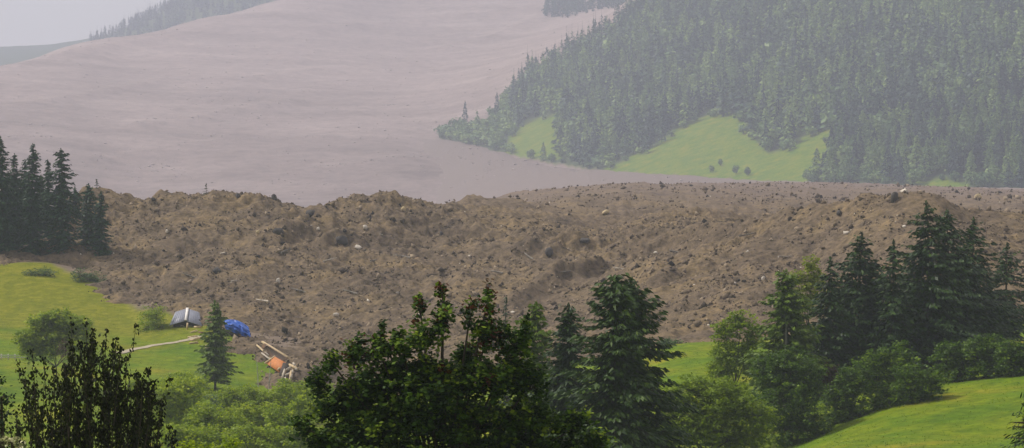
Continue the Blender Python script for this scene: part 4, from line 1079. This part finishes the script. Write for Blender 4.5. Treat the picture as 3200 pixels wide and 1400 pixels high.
# blue sheet over a shed
tb = hit(600, 853, 500, 900, 'ground')
sh = thing('tarped_shed', 'crushed shed under a rumpled bright blue sheet behind the lone spruce', 'shed', tb)
nu, nv = 34, 22
U, V_ = np.meshgrid(np.linspace(0, 1, nu), np.linspace(0, 1, nv), indexing='ij')
topx = 562 + 64 * U; topy = 806 - 5 * np.sin(U * 2.6) * 1.2 + 20 * U ** 2
botx = 566 + 66 * U; boty = 826 + 26 * U ** .85
pxx = topx * (1 - V_) + botx * V_; pyy = topy * (1 - V_) + boty * V_
D0 = tb.y + 3.2 - 3.4 * V_ - 1.6 * np.sin(V_ * 3.1) + .35 * np.sin(U * 21 + 3 * V_) * V_ + .9 * perlin(U * 5, V_ * 4, 5) + .35 * perlin(U * 13, V_ * 9, 7)
pts = np.array([P(a, b, d) for a, b, d in zip(pxx.ravel(), pyy.ravel(), D0.ravel())]) - np.array(tb)
pts2 = pts + np.array([0, .05, -.05])
i, j = np.meshgrid(np.arange(nu - 1), np.arange(nv - 1), indexing='ij')
q = np.stack([i * nv + j, i * nv + j + 1, (i + 1) * nv + j + 1, (i + 1) * nv + j], -1).reshape(-1, 4)
rim = [(i_ * nv, (i_ + 1) * nv) for i_ in range(nu - 1)] + [(i_ * nv + nv - 1, (i_ + 1) * nv + nv - 1) for i_ in range(nu - 1)] + [(j_, j_ + 1) for j_ in range(nv - 1)] + [((nu - 1) * nv + j_, (nu - 1) * nv + j_ + 1) for j_ in range(nv - 1)]
n0 = nu * nv
q = np.concatenate([q, q[:, ::-1] + n0, np.array([[a, b, b + n0, a + n0] for a, b in rim])])
obj('blue_sheet', mesh_np('blue_sheet', np.concatenate([pts, pts2]), q, None, None, [M['tarp']], None, True), sh)
def rel(px, py, D): return P(px, py, D) - tb
mb = MB(); mb.beam(rel(568, 829, tb.y + .6), rel(628, 856, tb.y + .6), .3, 1.3, 0); obj('front_wall', mb.mesh('front_wall', [M['logdark']]), sh)
mb = MB(); mb.beam(rel(570, 830, tb.y + 3.6), rel(628, 850, tb.y + 3.6), .3, 2.2, 0); obj('back_wall', mb.mesh('back_wall', [M['logdark']]), sh)
mb = MB(); mb.beam(rel(602, 841, tb.y - .6), rel(612, 849, tb.y - .6), .9, .1, .4); obj('red_panel', mb.mesh('red_panel', [M['brownroof']]), sh)
# wrecked building further down
wb = hit(690, 905, 500, 900, 'ground')
wr = thing('wrecked_building', 'shattered building with brown roof, orange panel and broken pale frame', 'wreck', wb)
def rw(px, py, h=0.):
    D = np.linspace(560, 720, 700); u_, v_ = (px - 1288.0) / FPX, (py - 563.5) / FPX; k_ = D / (cp - v_ * sp)
    X_, Z_ = u_ * k_, -(sp + v_ * cp) * k_
    i_ = int(np.argmax(Z_ - np.maximum(gz(X_, D), dz(X_, D)) < h)); return Vector((X_[i_], D[i_], Z_[i_])) - wb
mb = MB(); solid_quad(mb, rw(654, 876, .6), rw(700, 918, .8), rw(722, 902, 1.9), rw(664, 864, 1.5), .25); rp = obj('brown_roof', mb.mesh('brown_roof', [M['brownroof']]), wr)
mb = MB(); mb.beam(rw(660, 860, 1.6), rw(724, 899, 2.1), .5, .4); obj('verge_board', mb.mesh('verge_board', [M['wood']]), rp)
for k, (a, b) in enumerate([((646, 868), (684, 904)), ((651, 872), (676, 894)), ((658, 888), (690, 912))]):
    mb = MB(); mb.beam(rw(*a, .4), rw(*b, .7 + .2 * k), .3, .26, .3); obj('pole', mb.mesh('pole', [M['woodgrey'] if k else M['wood']]), wr)
mb = MB(); solid_quad(mb, rw(670, 914, .5), rw(702, 936, .5), rw(722, 914, 1.6), rw(690, 896, 1.6), .2); op = obj('orange_panel', mb.mesh('orange_panel', [M['orange']]), wr)
mb = MB(); mb.beam(rw(666, 914, .7), rw(692, 896, 1.8), .42, .3); obj('edge_board', mb.mesh('edge_board', [M['wood']]), op)
mb = MB(); solid_quad(mb, rw(702, 942, .3), rw(716, 946, .3), rw(726, 914, 1.8), rw(712, 912, 1.8), .3); obj('dark_wall', mb.mesh('dark_wall', [M['logdark']]), wr)
FR = [((712, 942), (726, 926), .5), ((710, 950), (716, 930), .4), ((722, 930), (742, 916), .55), ((728, 918), (748, 928), .6), ((738, 914), (746, 930), .5), ((718, 944), (738, 936), .4), ((732, 934), (728, 962), .4), ((718, 950), (720, 976), .26), ((736, 932), (732, 950), .45), ((700, 930), (720, 908), .35)]
for k, (a, b, w) in enumerate(FR):
    mb = MB(); mb.beam(rw(*a, .8 + .2 * (k % 4)), rw(*b, .7 + .2 * (k % 3)), w, .4, .5 * k); obj('broken_beam', mb.mesh('broken_beam', [M['rubbish'] if k % 3 else M['wood']]), wr)
# gravel track
def ribbon(pts, half, lift=.05):
    v, q = [], []
    for k, p in enumerate(pts):
        a = pts[max(k - 1, 0)]; b = pts[min(k + 1, len(pts) - 1)]; d = (b - a); d.z = 0; d.normalize(); n = Vector((-d.y, d.x, 0))
        for s in (-1, -.4, .4, 1):
            w = half * (1 + .25 * math.sin(k * 1.7 + s)); x, y = p.x + n.x * s * w, p.y + n.y * s * w
            v.append((x, y, float(gz(x, y)[0]) + lift + (0.03 if abs(s) < 1 else 0)))
    for k in range(len(pts) - 1):
        for s in range(3): q.append([k * 4 + s, k * 4 + s + 1, k * 4 + s + 5, k * 4 + s + 4])
    return v, q
tp = [hit(px, py, 500, 900, 'ground') for px, py in [(300, 890), (335, 880), (370, 873), (400, 868), (430, 864), (460, 859), (485, 852), (500, 846)]]
fine = []
for a, b in zip(tp[:-1], tp[1:]):
    for t in (0, .33, .66): fine.append(a.lerp(b, t))
v, q = ribbon(fine + [tp[-1]], 1.0, .12)
o = obj('track', mesh_np('track', v, q, None, None, [M['path']])); o['kind'] = 'structure'; o['label'] = 'pale gravel track leading to the chalet'; o['category'] = 'path'
# weathered fence at the left edge
fb = hit(15, 905, 450, 900, 'ground')
fe = thing('field_fence', 'weathered grey fence on the left meadow at the picture edge', 'fence', fb)
for k in range(6):
    x = -2.5 + k * 1.5; mb = MB(); zz = float(gz(fb.x + x, fb.y)[0]) - fb.z; mb.box((x, 0, zz + .5), (.1, .1, .8)); obj('post', mb.mesh('post', [M['stone']]), fe)
for h in (.55, 1.0):
    z0 = float(gz(fb.x - 2.8, fb.y)[0]) - fb.z; z1 = float(gz(fb.x + 5.2, fb.y)[0]) - fb.z
    mb = MB(); mb.beam((-2.8, -.14, z0 + h), (5.2, -.14, z1 + h), .06, .16); obj('rail', mb.mesh('rail', [M['stone']]), fe)

# ------------------------------------------------------------------ single boulders, blocks, snags on the debris
def boulder(seed, s):
    r = np.random.default_rng(seed)
    t = rock_shape(1, r)[0] * s
    # one subdivision with jitter for a chipped look
    v = list(map(tuple, t)); f = []; mid = {}
    def m(a, b):
        k = (min(a, b), max(a, b))
        if k not in mid:
            p = (np.array(v[a]) + np.array(v[b])) / 2 * r.uniform(.95, 1.18); v.append(tuple(p)); mid[k] = len(v) - 1
        return mid[k]
    for a, b, c in ICO_F:
        ab, bc, ca = m(a, b), m(b, c), m(c, a); f += [[a, ab, ca], [b, bc, ab], [c, ca, bc], [ab, bc, ca]]
    return mesh_np('boulder', v, None, f, None, [M['palerock']])
BO = [(1523, 537, 1.5, 'ochrerock', 'ochre block standing out on the plain of the right debris lobe'), (902, 625, 1.0, 'palerock', 'pale boulder in the middle of the left debris lobe'), (960, 590, 1.1, 'palerock', 'pale slab below the rounded crest of the left lobe'), (800, 580, .7, 'palerock', 'small pale stone right of the dark debris hollow'),
      (920, 575, .8, 'palerock', 'pale stone under the rounded crest of the debris'), (700, 712, .8, 'palerock', 'pale stone low on the left debris lobe'), (845, 795, .7, 'palerock', 'pale stone on the lower debris face right of the blue sheet'), (1015, 530, .9, 'ochrerock', 'ochre patch of rock on the rounded crest'), (420, 590, .8, 'palerock', 'pale stone near the left spruces on the debris'),
      (650, 590, .7, 'ochrerock', 'ochre stone under the crest of the left lobe'), (1920, 705, .7, 'palerock', 'pale stone on the debris left of the right grove'), (1650, 640, .8, 'palerock', 'pale stone below the right debris ridge'), (2460, 500, 2.2, 'ochrerock', 'big ochre block at the far right of the debris plain'), (1290, 790, .6, 'palerock', 'pale stone above the tops of the big dark tree'), (2130, 590, .8, 'palerock', 'pale stone on the right debris ridge'),
      (1110, 590, .8, 'darkrock', 'dark block on the saddle between the two debris lobes'), (545, 685, 1.2, 'darkrock', 'dark slab low on the left debris lobe'), (1380, 640, 1.4, 'darkrock', 'dark jagged block in the middle of the right debris lobe'), (780, 540, 1.6, 'darkrock', 'dark block at the notch of the left crest'), (1470, 615, 1.3, 'darkrock', 'dark block right of the jagged one'),
      (690, 505, 1.2, 'darkrock', 'dark block perched on the left crest'), (600, 498, 1.1, 'darkrock', 'dark knob on the left crest right of the snag'), (385, 508, 1.0, 'darkrock', 'dark knob at the left end of the crest'), (2110, 540, 1.2, 'darkrock', 'dark block on the right debris ridge'), (2250, 512, 1.6, 'darkrock', 'dark block on top of the right debris ridge'), (860, 610, 1.5, 'darkrock', 'dark wedge of rock in the left lobe centre'), (700, 590, 1.7, 'darkrock', 'dark mass of rock under the left crest')]
for k, (px, py, s, mt, lb) in enumerate(BO):
    me = boulder(700 + k, s); me.materials[0] = M[mt]
    p = hit(px, py, 500, 1700); o = obj('boulder', me); o.location = p + Vector((0, 0, .2 * s))
    tag(o, lb, 'boulder', 'boulders on the debris')
place_conifer('crest_snag', 'small battered spruce sticking up from the debris crest', 518, 861, 490, 9, 350, base=Vector(((518 - 1288) / FPX * 861, 861, float(dz((518 - 1288) / FPX * 861, 861)[0]) - .3)), needle='darkgreen', leafL=.8, leafW=.3, sparse=.35, prof=.7)
place_conifer('edge_snag', 'small spruce tip poking up behind the left stand', 243, 858, 460, 10, 351, base=Vector(((243 - 1288) / FPX * 858, 858, float(dz((243 - 1288) / FPX * 858, 858)[0]) - .3)), needle='darkgreen', leafL=.8, leafW=.3, sparse=.3, prof=.7)
# uprooted logs
LG = [(560, 640), (640, 660), (720, 640), (830, 660), (480, 700), (1010, 650), (1180, 650), (1330, 650), (1420, 690), (1560, 680), (1700, 640), (1880, 600), (1980, 650), (760, 740), (880, 740), (660, 760), (1000, 740), (1250, 690), (590, 720), (940, 660)]
for k, (px, py) in enumerate(LG):
    p = hit(px, py, 500, 1500); r = np.random.default_rng(k); a = r.uniform(0, 3.14); L = r.uniform(3, 6.5)
    d = np.array([math.cos(a), math.sin(a) * .5, r.uniform(-.1, .35)]); mb = MB()
    mb.tube([-d * L * .5, d * .02 * L + r.normal(0, .1, 3), d * L * .5], [.28, .22, .12], 6, .5, True)
    for s in range(3):
        q0 = d * L * r.uniform(-.2, .4); mb.tube([q0, q0 + r.normal(0, .5, 3)], [.07, .03], 4)
    o = obj('fallen_log', mb.mesh('fallen_log', [M['greybark'] if k % 3 else M['woodgrey']])); o.location = p + Vector((0, 0, .35))
    tag(o, 'broken tree trunk lying in the brown debris', 'log', 'broken trunks scattered in the debris')

# ------------------------------------------------------------------ meadow grass tufts
r_ = np.random.default_rng(9)
n = 15000
D_ = np.concatenate([r_.uniform(325, 540, n // 2), r_.uniform(560, 790, n // 2)])
s_ = np.concatenate([r_.uniform(1640, 2620, n // 2), r_.uniform(-40, 700, n // 2)])
x = (s_ - 1288) / FPX * D_
lx_edge = np.interp(s_, [-400, 0, 120, 250, 300, 420, 560, 640, 720], [790, 790, 785, 760, 735, 713, 690, 668, 640])
ok = (D_ < lx_edge) | (s_ > 1600)
x, y = x[ok], D_[ok]; z = gz(x, y); n = len(x)
c = np.repeat(np.stack([x, y, z], 1), 3, 0) + r_.normal(0, .12, (n * 3, 3)) * [1, 1, 0] ; L = r_.uniform(.12, .24, n * 3); c[:, 2] += L * .4
g = MB(); g.leaves(c, norm(r_.normal(0, .8, (n * 3, 3)) + [0, 0, .7]), norm(r_.normal(0, .6, (n * 3, 3)) + [0, 0, .8]), L, L * .45, np.clip(np.repeat(.5 + .35 * perlin(x / 12., y / 12., 5), 3) + r_.normal(0, .15, n * 3), 0, 1))
M['grass'] = leaf_mat('grass_blades', [(0, (0.08, 0.16, 0.006)), (0.5, (0.14, 0.23, 0.009)), (1, (0.25, 0.28, 0.02))], 0.35)
tag(obj('meadow_grass', g.mesh('meadow_grass', [M['grass']])), 'rough green grass growing on the meadows', 'grass', kind='stuff')

# ------------------------------------------------------------------ haze
zt = max(Z_MAX + 70, 60)
hz, nt, b, out = new_mat('haze_air')
nt.nodes.remove(b)
pv = nt.nodes.new('ShaderNodeVolumePrincipled')
pv.inputs['Color'].default_value = HAZE_COLOR
pv.inputs['Density'].default_value = HAZE_DENSITY
pv.inputs['Anisotropy'].default_value = 0.0
nt.links.new(pv.outputs[0], out.inputs['Volume'])
mb = MB(); mb.box((0, 0, (zt + Z_MIN - 1) / 2), (11000, 11000, (zt - Z_MIN + 1) / 2))
o = obj('haze', mb.mesh('haze', [hz]))
o['kind'] = 'stuff'; o['label'] = 'pale dusty haze hanging in the valley air'; o['category'] = 'haze'
